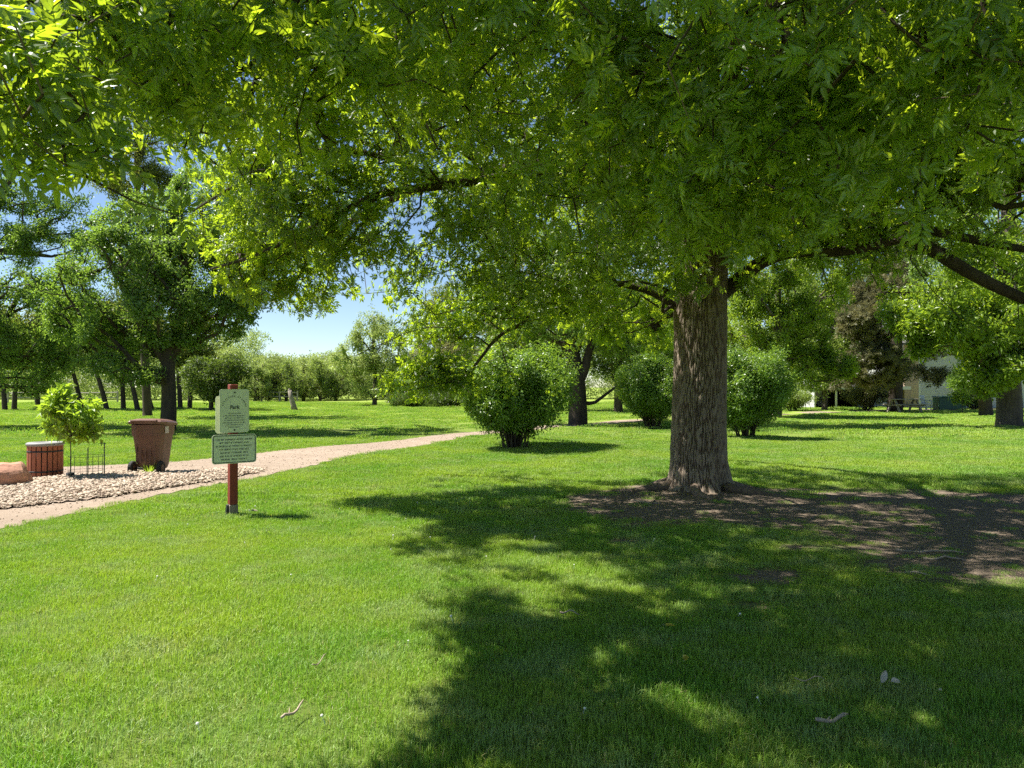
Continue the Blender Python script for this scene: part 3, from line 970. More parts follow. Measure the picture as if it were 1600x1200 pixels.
limb([(.1, -.1, 4.3), (-1.4, -2.6, 5.2), (-2.9, -4.6, 4.9), (-4.0, -6.0, 3.9), (-4.6, -6.8, 3.2), (-4.9, -7.9, 2.7)], .12, .015)
limb([(.1, -.1, 4.0), (1.4, -2.6, 4.5), (1.9, -5.4, 4.1), (1.7, -7.4, 3.1)], .11)
limb([(.1, -.1, 4.6), (.3, 2.2, 5.2), (-.4, 4.2, 4.4), (-1.2, 5.2, 3.4)], .12)
limb([(.1, -.1, 4.4), (2.6, 1.0, 5.4), (5.0, 1.6, 5.4)], .12)
limb([(.0, -.3, 5.4), (-2.4, -2.0, 7.0), (-4.2, -3.2, 7.6)], .10)
limb([(.0, -.3, 5.6), (2.4, -2.6, 7.4), (4.2, -4.2, 8.0)], .10)
limb([(.05, -.4, 6.4), (.4, -3.0, 8.4), (.4, -5.0, 8.6)], .09)

# boughs of leaves: place in space, half-sizes, number of shoots
CL = [
    (200, 110, 4.1, 1.0, .6, .45, 95), (380, 170, 4.7, 1.0, .8, .5, 100), (90, 60, 3.2, .55, .5, .35, 60), (70, 195, 2.6, .38, .35, .2, 26), (110, 90, 2.4, .3, .3, .18, 14), (20, 110, 2.6, .4, .4, .3, 22),
    (300, 30, 3.6, .9, .6, .4, 60), (500, 50, 5.0, 1.2, 1, .55, 100), (700, 110, 6, 1.4, 1.2, .65, 110), (640, 40, 4.2, .9, .8, .35, 50),
    (480, 200, 8.8, 1.6, 1, .85, 230), (560, 320, 9, 1.5, 1, .7, 240), (430, 350, 8.9, 1.0, .8, .4, 110), (330, 340, 9.2, .75, .8, .5, 110), (400, 420, 9.5, .7, .8, .4, 90), (470, 460, 10, .55, .5, .25, 44), (590, 410, 10, 1.0, .9, .45, 120),
    (690, 480, 10.3, .8, .8, .55, 170), (690, 595, 10.3, .5, .5, .3, 90), (640, 600, 10.2, .25, .3, .12, 12), (830, 465, 10, 1.2, 1, .38, 160), (930, 490, 11, 1.2, 1, .45, 130), (900, 380, 8.4, 1.5, 1.2, .5, 190), (760, 380, 9, 1.2, 1, .6, 115), (1000, 510, 12.6, 1.3, 1, .45, 110),
    (1150, 230, 4.5, 1.3, 1, .45, 110), (1250, 285, 4, .8, .7, .3, 55), (1050, 310, 5, .9, .8, .35, 65), (950, 240, 5.6, 1.4, 1, .5, 105), (1350, 130, 3.5, 1, .7, .4, 65), (1530, 50, 3.0, .7, .5, .35, 55), (1450, 210, 5.2, 1.2, 1, .5, 90), (1200, 50, 3.5, 1, .8, .4, 65), (900, 50, 4.0, 1, .8, .4, 65), (1060, 130, 4.2, 1, .8, .4, 65),
    (1058, 440, 9.1, .3, .3, .25, 14), (1250, 370, 9.4, 1.1, .9, .35, 120), (1180, 330, 8, 1.0, .9, .4, 110), (1450, 270, 9, 1.3, 1, .4, 170), (1560, 300, 9, .8, .8, .3, 60), (1590, 240, 8, 1.1, 1, .5, 130), (1400, 170, 8, 1.8, 1.3, .7, 200), (1330, 380, 9.0, .7, .6, .25, 50),
    (870, 180, 7.5, 1.6, 1.3, .7, 130), (1120, 150, 8, 2.0, 1.4, .8, 170), (640, 150, 7.4, 1.4, 1.2, .6, 100),
]
S = []; CLN = 0
for c in CL:
    S.append(ell_points(trg, P3(c[0], c[1], c[2]), c[3:6], c[6], .2))
# limbs carry leaves along their outer two thirds
for pts, rad, st in SK[1:]:
    pts = np.array(pts[len(pts) // 3:]); k = trg.integers(0, len(pts), 90)
    S.append(BASE + pts[k] + trg.normal(size=(90, 3)) * np.array([.55, .55, .3]))
for c, r_, k in (((-2.0, 4.9, 6.2), (2.0, 2.0, .9), 520), ((-3.0, 4.8, 5.8), (1.2, 1.5, .7), 220), ((-3.6, 8.0, 6.5), (1.6, 1.0, .8), 300), ((-.5, 3.2, 5.2), (1.6, 1.4, .6), 260)):  # high clumps out of view, added to fill the shade on the lawn
    S.append(ell_points(trg, c, r_, k, .2))
CLN = sum(len(q) for q in S)
# the dome above
D = ell_points(trg, (2.7, 7.6, 4.3), (6.6, 6.4, 7.2), 9600, .5)
S.append(D[D[:, 2] > 4.2])
S.append(ell_points(trg, (5.8, 8.2, 6.6), (3.4, 3.2, 2.4), 1900, .3))
# the leaf ceiling between the boughs and the dome
n = 1500
a = trg.random(n) * 6.28; rr = np.sqrt(trg.random(n)) * 6.3
q = np.stack([2.7 + rr * np.cos(a), 7.4 + rr * np.sin(a), 4.0 + .9 * trg.random(n) + .5 * fbm(rr * np.cos(a), rr * np.sin(a), 3)], 1)
q[:, 2] -= .35 * np.clip(rr - 4.5, 0, 2)
S.append(q)
S = np.concatenate(S)
# the crown keeps to the outline its shadow shows on the lawn
SHADE = [(-2.75, 9.5), (-1.95, 10.9), (-1.1, 12.1), (.9, 14.8), (3.2, 15.1), (4.2, 14.3), (5.2, 12.3), (6.5, 11.7), (9, 12.3), (22, 14), (22, -12), (-7, -12), (-4.5, 2.2), (-.35, 2.75), (-.15, 3.4), (-.1, 4.2), (-.5, 5.2), (-.4, 5.9), (-1.2, 7.1), (-.7, 7.9), (-1.4, 8.7)]
shx, shy = S[:, 0] + S[:, 2] * SHX, S[:, 1] + S[:, 2] * SHY
sd = sdist(shx, shy, SHADE) + (fbm(shx * 1.3, shy * 1.3, 8) - .5) * .7
ok = sd < -.05
def clear(x0, y0, x1, y1, w):
    ex, ey = x1 - x0, y1 - y0; t = np.clip(((shx - x0) * ex + (shy - y0) * ey) / (ex * ex + ey * ey), 0, 1)
    return np.hypot(shx - x0 - t * ex, shy - y0 - t * ey) < w * (.8 + .5 * fbm(shx * 3, shy * 3, 4))
for h in ((.15, 6.35, .55, 5.9, .24), (.55, 5.9, 1.05, 4.85, .20), (.3, 4.7, .1, 5.4, .22), (.75, 3.5, .85, 3.25, .18), (.35, 3.8, .5, 3.9, .14), (4.9, 6.3, 4.6, 6.2, .12), (.55, 9.2, 1.0, 9.6, .12), (.3, 6.9, .1, 7.0, .16), (3.6, 9.2, 3.3, 9.3, .08)):
    ok &= ~clear(*h)
thinx = (np.arange(len(S)) < CLN) | (trg.random(len(S)) < np.where(shy > 8.2, np.clip(-.05 + .30 * shx, .02, 1.0), np.clip(.72 + .28 * shx, .55, 1.0)))
gn_ = np.array([mnoise.noise((q * (1.5 if i < CLN else .95)).tolist()) for i, q in enumerate(S)])
thinx &= gn_ > np.where(np.arange(len(S)) < CLN, np.where(shx < 1.2, -.24, -.20), np.where(shx < 1.5, -.26, -.42))
bough = (np.hypot(shx - 0.05, (shy - 9.95)) < .62) & (S[:, 2] > 2.35)
bough |= (np.hypot(shx + .1, (shy - 10.1)) < .55) & (S[:, 2] > 3.3)
ok &= ~(bough & (trg.random(len(S)) < .9))
keep = ok & thinx & (S[:, 2] > 1.25) & (S[:, 1] > -3.5)
# nothing hangs right in front of the lens, nor across the trunk below the boughs
keep &= ~((np.hypot(S[:, 0], S[:, 1]) < 2.2) & (S[:, 2] < 3.0))
S = S[keep]
A, pr, fx, ends = grow(SK, S - BASE, .22, .42, .10, trg)
skip = np.zeros(len(A), bool); skip[:5] = True
V, F, rr = branch_mesh(A, pr, fx, .0052, 2.3, 0.0, skip, (12, 8, 5, 3))
mesh_obj('limbs', V, F, M['shaded_limb_bark'], ash, True)

# the trunk with its interlacing bark ridges
NA, NZ = 320, 360
zz = np.concatenate([np.linspace(-.12, .5, 70, endpoint=False), np.linspace(.5, 4.15, NZ - 70)])
tl = np.array(trunk_line, float)
cxz = np.interp(zz, tl[:, 2], tl[:, 0]); cyz = np.interp(zz, tl[:, 2], tl[:, 1]); rz = np.interp(zz, tl[:, 2], trunk_rad)
th = np.linspace(0, 2 * math.pi, NA, endpoint=False)
TH, ZZ = np.meshgrid(th, zz)
RZ = np.interp(zz, [-.12, 0, .08, .2, .45, .9, 1.6, 2.6, 3.4, 4.2], [.66, .535, .47, .415, .375, .355, .345, .338, .30, .25])[:, None] * np.ones_like(TH)
flare = np.exp(-np.clip(ZZ, 0, 9) / .22)
RZ = RZ * (1 + flare * (.15 * np.sin(TH * 3 + 1) + .12 * np.sin(TH * 5 + 2.4) + .06 * np.sin(TH * 9)) + .02 * np.sin(TH * 2 + ZZ * .8))
def pnoise(fu, fv, seed):
    out = np.zeros(TH.shape)
    for i in range(TH.shape[0]):
        z = zz[i] * fv
        for j in range(TH.shape[1]):
            out[i, j] = mnoise.noise((math.cos(th[j]) * fu + seed, math.sin(th[j]) * fu - seed, z))
    return out
n1 = pnoise(17.0, 5.0, 3.1); n2 = pnoise(24, 14, 9.7); n3 = pnoise(3, 1.5, 6.2)
ridge = 1 - np.exp(-((n1 + .14 * n2) / .17) ** 2)
RZ = RZ + .032 * (ridge - .7) + .009 * n2 + .015 * n3
TV = np.stack([cxz[:, None] + RZ * np.cos(TH), cyz[:, None] + RZ * np.sin(TH), ZZ], -1).reshape(-1, 3)
ii = np.arange(NA * len(zz)).reshape(len(zz), NA)
TF = np.stack([ii[:-1], np.roll(ii[:-1], -1, 1), np.roll(ii[1:], -1, 1), ii[1:]], -1).reshape(-1, 4)
mesh_obj('trunk', TV, TF, M['trunk_bark'], ash, True, {'ridge': ('FLOAT', ridge.ravel().astype(np.float32))})
# two surface roots
for a0, ln in ((3.6, .9), (5.6, .8), (2.4, .7), (.1, .7), (4.6, .75)):
    pts = []
    for t in np.linspace(0, 1, 7):
        r = .42 + ln * t; aa = a0 + .25 * math.sin(t * 3 + a0)
        x, y = r * math.cos(aa), r * math.sin(aa); pts.append((x, y, float(H(TX + x, TY + y)) + .05 * (1 - t) - .035 * t))
    MB().tube(pts, [.075 * (1 - .75 * t) for t in np.linspace(0, 1, 7)], 8).build('root', 'ash_bark', ash, True)

# shoots and leaves
dirs = S - BASE - A[pr[ends]]
dirs /= np.maximum(np.linalg.norm(dirs, axis=1, keepdims=True), 1e-6)
outw = S - np.array([TX, TY, 0]); outw[:, 2] = 0; outw /= np.maximum(np.linalg.norm(outw, axis=1, keepdims=True), 1e-6)
d = dirs * .5 + outw * .45 + np.array([0, 0, .35]) + trg.normal(size=S.shape) * .4
Rm = frames(d, trg.random(len(S)) * 6.28)
scl = trg.uniform(.75, 1.2, len(S)); ids = trg.integers(0, 4, len(S))
# the shoots that show largest carry their leaves as single pieces
proj = np.stack([S[:, 0] / S[:, 1] * FPX + 800, HZ - (S[:, 2] - CAMH) / S[:, 1] * FPX], 1)
inf = (S[:, 1] > .5) & (proj[:, 0] > 0) & (proj[:, 0] < 1600) & (proj[:, 1] > 0) & (proj[:, 1] < 700)
order = np.argsort(np.where(inf, np.linalg.norm(S - np.array([0, 0, CAMH]), axis=1), 1e9))[:37]
single = np.zeros(len(S), bool); single[order] = True
scatter('crown', ASH_T, (S - BASE)[~single], euler_of(Rm[~single]), scl[~single], ids[~single], M['ash_leaf'], ash)
lm = []
for v, f, a in COMP:
    o = mesh_obj('leaf', v, f, M['ash_leaf'], ash, False, {'var': ('FLOAT', a.astype(np.float32))}); lm.append(o.data); bpy.data.objects.remove(o)
shoots = MB()
for i in order:
    m = Matrix.Translation((S[i] - BASE).tolist()) @ Matrix([[*Rm[i][r], 0] for r in range(3)] + [[0, 0, 0, 1]]) @ Matrix.Scale(float(scl[i]), 4)
    shoots.tube([m @ Vector((0, 0, 0)), m @ Vector((0, 0, .12)), m @ Vector((0, 0, .24))], [.004, .0035, .002], 5)
    for lmx, kk in SPR[ids[i]][3]:
        o = bpy.data.objects.new('leaf', lm[kk]); COL.objects.link(o); o.parent = ash
        o.matrix_local = m @ lmx
shoots.build('shoots', 'ash_bark', ash)['kind'] = 'stuff'


# ================================================================== SHRUBS
def make_shrub(name, label, base, rx, h, n, seed, leaf='shrub_leaf', low=.12, group=None, tpls=None, scale=1.0, stem='dark_bark', nst=34):
    rg = np.random.default_rng(seed)
    root = thing(name, label, 'shrub', (base[0], base[1], float(H(*base)) - .02), 0, group)
    d = rg.normal(size=(n, 3)); d /= np.linalg.norm(d, axis=1, keepdims=True)
    r = rg.uniform(.62, 1.03, (n, 1)) ; r[: n // 4] = rg.uniform(.25, .7, (n // 4, 1))
    cz = h * .56
    S = d * r * np.array([rx, rx, h * .45]) + np.array([0, 0, cz])
    lump = 1 + (np.array([0.46 * mnoise.noise((q[0] * 1.5 + seed, q[1] * 1.5, q[2] * 1.5)) + .26 * mnoise.noise((q[0] * 4 + seed, q[1] * 4, q[2] * 4)) for q in S]))[:, None]
    S = (S - [0, 0, cz]) * lump + [0, 0, cz]
    fac = np.clip((S[:, 2] - low) / (h * .45), 0, 1)          # narrows towards its foot
    S[:, :2] *= (.36 + .64 * fac ** .8)[:, None]
    S = S[S[:, 2] > low]
    thin = rg.random(len(S)) < np.clip(.05 + S[:, 2] / (h * .42), 0, 1)
    S = S[thin]
    m = MB()
    for i in range(nst):
        a = rg.random() * 6.28; e = rg.uniform(.15, .95); t0 = rg.uniform(.02, .26) * rx
        tip = np.array([math.cos(a) * e * rx * .8, math.sin(a) * e * rx * .8, h * rg.uniform(.5, .95)])
        b0 = np.array([math.cos(a) * t0, math.sin(a) * t0, 0])
        mid = (b0 + tip) / 2 + np.array([math.cos(a), math.sin(a), 0]) * rg.uniform(-.1, .18) * rx
        p = [b0, b0 * .6 + mid * .4 + rg.normal(size=3) * .02, mid, mid * .4 + tip * .6 + rg.normal(size=3) * .03, tip]
        m.tube(p, [.019, .016, .013, .009, .004], 5)
        for _ in range(3):
            k = rg.integers(1, 4); q = p[k]; m.tube([q, q + rg.normal(size=3) * [.22, .22, .12] * rx * .7 + [0, 0, .15 * h]], [.007, .002], 4)
    m.build('stems', stem, root)
    # new shoots stand up out of the top
    k = rg.random(len(S)) < .2
    sh = S[k & (S[:, 2] > h * .6)]; sh = sh + (sh - [0, 0, h * .3]) * rg.uniform(.03, .20, (len(sh), 1)) + np.array([0, 0, .05])
    S = np.concatenate([S, sh])
    dd = S - np.array([0, 0, h * .3]); dd /= np.linalg.norm(dd, axis=1, keepdims=True); dd += rg.normal(size=S.shape) * .4 + [0, 0, .4]
    T = tpls or SHRUB_T
    scatter('foliage', T, S, euler_of(frames(dd, rg.random(len(S)) * 6.28)), scale * rg.uniform(.75, 1.3, len(S)), rg.integers(0, len(T), len(S)), M[leaf], root)
    return root


make_shrub('round_shrub', 'largest round leafy shrub where the gravel path bends', GP(806, 700), 1.22, 2.25, 4200, 1, group='round shrubs on the lawn', nst=46)
make_shrub('round_shrub', 'round green shrub just beyond and beside the big trunk, far side of the lawn', GP(1020, 669), 1.2, 2.5, 3800, 2, group='round shrubs on the lawn')
make_shrub('round_shrub', 'round dark green shrub half hidden behind the big trunk', GP(1165, 684), 1.22, 2.5, 3900, 3, 'shrub_leaf', group='round shrubs on the lawn')


# ================================================================== THE OTHER TREES
def gtree(px, py): return GP(px, py)


def rel(base, px, py, dY=0.0):
    """offset from a tree's foot to a point seen at a pixel, dY farther off than the foot"""
    p = P3(px, py, base[1] + dY)
    return (p[0] - base[0], dY, p[2])


# the tree beside the wheeled cart
b = gtree(262, 676)
make_tree('park_tree', 'round crowned park tree with forked dark trunk behind the brown cart', b, [(0, 0, -.1), (.05, 0, 1.0), (0, 0, 2.4), rel(b, 275, 520), rel(b, 290, 450)], .27,
          [(*rel(b, 190, 470, -.4), 2.0, 2.2, 1.6, 700), (*rel(b, 300, 440), 2.0, 2.2, 1.9, 800), (*rel(b, 250, 380, .5), 2.4, 2.2, 1.5, 800), (*rel(b, 360, 480, .4), 1.1, 1.3, 1.1, 260), (*rel(b, 130, 500, -.3), 1.0, 1.3, .9, 240), (*rel(b, 380, 330, .8), 2.6, 2.4, 1.8, 700), (*rel(b, 470, 380, .8), 1.6, 1.8, 1.3, 300), (*rel(b, 200, 570, -.3), 1.5, 1.2, .5, 160)],
          MID_T, 'park_leaf', 'dark_bark', seed=31, limbs=[([(0, 0, 2.2), rel(b, 245, 545), rel(b, 225, 500, -.2), rel(b, 190, 450, -.4)], .16), ([(0, 0, 2.3), rel(b, 292, 530), rel(b, 320, 470, .2)], .15)], shell=.6, lumps=.35)
# the tall dark tree at the picture's edge
b = (-19.0, 26.5)
make_tree('park_tree', 'tall dark leaved tree at the edge of the lawn beyond the boulder', b, [(0, 0, -.1), (.1, 0, 2.0), (.2, 0, 5.0), (.35, 0, 8.0), (0, 0, 11.0), (.2, 0, 13)], .42,
          [(*rel(b, 40, 500), 2.4, 2.4, 1.5, 600), (*rel(b, 20, 570), 2.2, 2.2, 1.0, 420), (*rel(b, 75, 375, .5), 1.5, 1.6, .9, 300), (*rel(b, 15, 300, .5), 1.0, 1.4, .6, 80), (*rel(b, 50, 170, 0), 2.6, 2.4, 1.8, 460), (*rel(b, 90, 300, .5), 1.2, 1.2, .8, 120), (*rel(b, -60, 420, 0), 2.5, 2.5, 3.0, 500), (*rel(b, 95, 440, 1), 1.0, 1.2, .9, 160)],
          MID_T, 'park_leaf', 'dark_bark', seed=32, limbs=[([(.25, 0, 6.3), rel(b, 40, 395, 0), rel(b, 80, 400, .2)], .12), ([(.3, 0, 8.0), rel(b, 25, 270, 0), rel(b, 45, 230, 0)], .12)], shell=.5, lumps=.35)
# the high tree behind
b = (-17.6, 36)
make_tree('tall_tree', 'very tall thin crowned tree rising behind the round crowned tree', b, [(0, 0, -.1), (-.2, 0, 4), (-.3, 0, 8), (-.6, 0, 11), (-.5, 0, 15)], .21,
          [(*rel(b, 195, 270), 1.8, 1.8, 1.7, 260), (*rel(b, 150, 260), 1.2, 1.2, .8, 70), (*rel(b, 230, 300), 1.6, 1.6, 1.5, 260), (*rel(b, 200, 160), 3.0, 3.0, 2.6, 500), (*rel(b, 240, 420), 2.2, 2.2, 1.5, 300)],
          MID_T, 'olive_leaf', 'dark_bark', seed=33, shell=.45, lumps=.4, scale=1.15)
# dark round tree beyond the signs
b = gtree(330, 642)
make_tree('round_tree', 'small dark round tree on the lawn edge seen beside the signs', b, [(0, 0, -.1), (0, 0, 1.0), (0, 0, 2.4)], .16,
          [(*rel(b, 335, 590), 2.0, 1.8, 1.3, 420), (*rel(b, 355, 610), 1.2, 1.2, .8, 140)], FAR_T, 'dark_leaf', 'dark_bark', seed=34, shell=.5)

# leaning cottonwoods along the far lawn edge
def row_tree(px, py, lean, hh, seed, label, leaf='olive_leaf', w=1.9):
    b = gtree(px, py)
    return make_tree('leaning_tree', label, b, [(0, 0, -.1), (lean * .22, 0, 1.3), (lean * .6, 0, 3.0), (lean, 0, hh * .7)], .17,
                     [(lean * 1.05, 0, hh * .78, w, w, hh * .26, 300), (lean * 1.3, .3, hh * .55, w * .8, w * .8, hh * .16, 110)], FAR_T, leaf, 'dark_bark', seed=seed, shell=.35, tip=.016, group='leaning trees on the far lawn edge')


row = [(8, 641, -.4, 6.4, 'thin tree by the picture edge in the far row, behind the boulder side', 'olive_leaf'),
       (22, 640, .3, 6.0, 'second thin tree from the picture edge in the far tree row', 'olive_leaf'),
       (60, 638, -.5, 6.6, 'slim tree in the far row above the slatted bin', 'dark_leaf'),
       (128, 639, -1.2, 6.8, 'leaning tree in the far row directly behind the sapling', 'olive_leaf'),
       (168, 641, -1.5, 7.0, 'strongly leaning dark trunked tree in the far row, just past the sapling', 'dark_leaf'),
       (193, 640, -.2, 6.8, 'upright thin tree in the far row between sapling and cart', 'olive_leaf'),
       (216, 641, -1.3, 6.6, 'leaning tree in the far row above the brown cart', 'olive_leaf'),
       (238, 640, -1.7, 7.2, 'thick leaning tree in the far row touching the forked trunk', 'dark_leaf'),
       (282, 640, -.3, 6.4, 'thin tree in the far row just past the forked trunk', 'olive_leaf'),
       (296, 639, .4, 6.2, 'upright thin tree in the far row before the dark round tree', 'olive_leaf')]
for i, (px, py, le, hh, lab, lf) in enumerate(row): row_tree(px, py, le, hh, 50 + i, lab, lf)

# the far wood's edge under the open sky
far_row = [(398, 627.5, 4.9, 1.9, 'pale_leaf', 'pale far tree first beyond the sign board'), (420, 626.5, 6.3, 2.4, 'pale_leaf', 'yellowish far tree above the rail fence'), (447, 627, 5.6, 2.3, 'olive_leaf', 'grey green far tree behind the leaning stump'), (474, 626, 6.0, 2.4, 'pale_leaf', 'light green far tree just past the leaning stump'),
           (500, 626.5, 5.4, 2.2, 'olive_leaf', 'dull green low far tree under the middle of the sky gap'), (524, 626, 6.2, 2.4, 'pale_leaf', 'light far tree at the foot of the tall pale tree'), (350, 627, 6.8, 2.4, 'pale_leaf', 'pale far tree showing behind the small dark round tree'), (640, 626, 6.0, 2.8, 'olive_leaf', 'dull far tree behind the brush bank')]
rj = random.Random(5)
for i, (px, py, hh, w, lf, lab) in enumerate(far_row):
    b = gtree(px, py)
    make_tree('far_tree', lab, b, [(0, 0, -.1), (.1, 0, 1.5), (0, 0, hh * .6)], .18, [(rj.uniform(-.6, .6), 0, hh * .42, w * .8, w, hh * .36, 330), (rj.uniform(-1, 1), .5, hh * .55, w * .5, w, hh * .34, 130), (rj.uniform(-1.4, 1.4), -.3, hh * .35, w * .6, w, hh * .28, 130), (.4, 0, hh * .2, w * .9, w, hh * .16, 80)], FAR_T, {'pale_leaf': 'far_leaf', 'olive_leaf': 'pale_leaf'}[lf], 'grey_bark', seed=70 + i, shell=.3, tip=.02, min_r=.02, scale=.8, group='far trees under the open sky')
b = gtree(585, 634)
make_tree('tall_pale_tree', 'taller pale feathery tree at the end of the open sky gap', b, [(0, 0, -.1), (.1, 0, 2), (-.1, 0, 4.5), (0, 0, 7)], .2,
          [(*rel(b, 590, 530), 2.6, 2.4, 2.6, 560), (*rel(b, 555, 560), 2.0, 2.0, 2.0, 380), (*rel(b, 625, 570), 2.2, 2.2, 2.3, 420), (*rel(b, 600, 605), 2.8, 2.2, .9, 200)], FAR_T, 'far_leaf', 'grey_bark', seed=81, shell=.3, lumps=.35, scale=.85)
b = gtree(672, 632)
make_tree('grey_tree', 'grey green bushy tree behind the drooping ash bough', b, [(0, 0, -.1), (.1, 0, 1.5), (0, 0, 4)], .2,
          [(*rel(b, 680, 560), 3.0, 2.4, 3.0, 520), (*rel(b, 650, 600), 2.2, 2, 1.1, 200), (*rel(b, 730, 580), 2.6, 2, 2.0, 300)], FAR_T, 'grey_leaf', 'grey_bark', seed=82, shell=.3)
# the forked tree behind the largest shrub
b = gtree(903, 663)
make_tree('forked_tree', 'large fork trunked tree standing behind the largest round shrub', b, [(0, 0, -.1), (.0, 0, 1.0), (-.05, 0, 2.0), rel(b, 893, 540), rel(b, 885, 470), rel(b, 890, 400)], .40,
          [(*rel(b, 900, 490), 3.8, 3.0, 1.5, 700), (*rel(b, 820, 470, .5), 2.2, 2.2, 1.3, 300), (*rel(b, 990, 500, .5), 2.4, 2.4, 1.2, 380), (*rel(b, 900, 330), 5.0, 4.0, 3.4, 1100), (*rel(b, 1000, 545, 1.0), 1.6, 1.5, .7, 160)],
          MID_T, 'park_leaf', 'dark_bark', seed=83, limbs=[([(0, 0, 1.7), rel(b, 912, 580), rel(b, 922, 540), rel(b, 940, 480)], .24), ([(0, 0, 1.0), rel(b, 925, 630), rel(b, 945, 615), rel(b, 965, 600)], .09)], shell=.5, scale=1.15)
b = gtree(845, 642)
make_tree('grey_tree', 'tall dull grey green tree seen above the largest shrub', b, [(0, 0, -.1), (.1, 0, 2), (0, 0, 6)], .3,
          [(*rel(b, 840, 520), 3.4, 2.8, 3.2, 700), (*rel(b, 800, 570), 2.2, 2, 1.8, 260), (*rel(b, 840, 420), 4, 3, 3, 500)], FAR_T, 'grey_leaf', 'grey_bark', seed=84, shell=.35)
b = gtree(966, 645)
make_tree('dark_tree', 'dark tree between the fork trunked tree and the far round shrub', b, [(0, 0, -.1), (.0, 0, 2), (0, 0, 6)], .28,
          [(*rel(b, 985, 540), 3.2, 2.6, 2.2, 520), (*rel(b, 970, 440), 4, 3, 3.4, 700), (*rel(b, 1040, 520), 2.6, 2.4, 2.4, 400)], FAR_T, 'dark_leaf', 'dark_bark', seed=85, shell=.4)
# trees beyond the big trunk's other side
b = gtree(1215, 652)
make_tree('bright_tree', 'bright green low crowned tree behind the shrub at the big trunk', b, [(0, 0, -.1), (.1, 0, 1.2), (0, 0, 4.5), (0, 0, 6)], .2,
          [(*rel(b, 1190, 500), 2.5, 2.2, 2.1, 900), (*rel(b, 1250, 470), 2.2, 2.2, 1.8, 600), (*rel(b, 1235, 570), 2.2, 1.8, 1.2, 520), (*rel(b, 1180, 400), 3.0, 2.6, 1.8, 600), (*rel(b, 1290, 560), 1.3, 1.2, 1.0, 220)], MID_T, 'bright_leaf', 'grey_bark', seed=86, shell=.5, scale=1.2, lumps=.4)
b = gtree(1288, 641)
make_tree('pale_tree', 'pale green loose tree beside the covered patio', b, [(0, 0, -.1), (.1, 0, 1.5), (-.2, 0, 5)], .2,
          [(*rel(b, 1285, 520), 2.3, 2.2, 2.2, 520), (*rel(b, 1300, 430), 3.2, 2.6, 2.4, 700), (*rel(b, 1265, 590), 1.7, 1.4, .9, 200), (*rel(b, 1350, 340), 3.5, 3, 2.5, 600)], FAR_T, 'pale_leaf', 'grey_bark', seed=87, shell=.45, lumps=.4)
b = gtree(1398, 643)
make_tree('brown_conifer', 'brownish conifer with thick dark trunk above the picnic table', b, [(0, 0, -.1), (.05, 0, 1.5), (.1, 0, 4), (.1, 0, 8), (.05, 0, 12)], .46,
          [(*rel(b, 1360, 565, -1.5), 2.0, 1.4, 1.1, 620), (*rel(b, 1350, 505, -1.5), 1.8, 1.4, 1.2, 560), (*rel(b, 1385, 460, -1.2), 1.9, 1.4, 1.4, 520), (*rel(b, 1405, 400), 2.2, 2, 2.0, 400), (*rel(b, 1335, 595), 1.2, 1.0, .5, 90), (*rel(b, 1440, 520), 1.5, 1.4, 1.2, 200), (*rel(b, 1450, 590), 1.0, 1.0, .4, 60)], NEEDLE_T, 'spruce_needle', 'dark_bark', seed=88, shell=.35, up=-.1, lumps=.35, flare=1.25, scale=1.2)
b = gtree(1577, 667)
make_tree('broad_tree', 'broad leaved tree with stout pale footed trunk at the lawn edge', b, [(0, 0, -.1), (.0, 0, 1.5), (-.1, 0, 3.0), (0, 0, 6.5), (0, 0, 9)], .46,
          [(*rel(b, 1495, 500, -1), 2.0, 2.0, 1.3, 520), (*rel(b, 1470, 470, -.5), 1.8, 1.8, 1.3, 420), (*rel(b, 1580, 540, -1.5), 1.7, 1.6, 1.3, 480), (*rel(b, 1560, 450, 0), 2.4, 2.2, 1.8, 600), (*rel(b, 1560, 580, -1.2), 1.2, 1.3, .7, 200), (*rel(b, 1600, 330, 0), 3.6, 3.2, 2.6, 800), (*rel(b, 1445, 520, -.5), .7, .7, .5, 60)], BIG_T, 'bright_leaf', 'grey_bark', seed=89, shell=.5, lumps=.4, flare=1.3, scale=1.1)
b = gtree(1541, 651)
make_tree('dark_tree', 'dark trunked tree right behind the stout pale footed trunk', b, [(0, 0, -.1), (-.1, 0, 1.5), (0, 0, 4), (.1, 0, 8)], .34,
          [(*rel(b, 1530, 500), 3.0, 2.5, 2.0, 600), (*rel(b, 1540, 400), 3.8, 3, 2.8, 700), (*rel(b, 1515, 590), 1.2, 1.2, .8, 160)], MID_T, 'park_leaf', 'dark_bark', seed=90, shell=.45, scale=1.3)

b = gtree(1093, 665)
make_tree('hidden_tree', 'tall tree almost hidden straight behind the big furrowed trunk', b, [(0, 0, -.1), (.0, 0, 3), (.1, 0, 6), (0, 0, 11)], .24,
          [(0, 0, 8.6, 3.4, 1.6, 2.6, 900), (.5, -1, 6.8, 2.6, 1.2, .9, 260), (1.5, .5, 10.5, 2.2, 1.4, 1.4, 300)], MID_T, 'park_leaf', 'grey_bark', seed=92, shell=.4, scale=1.3)
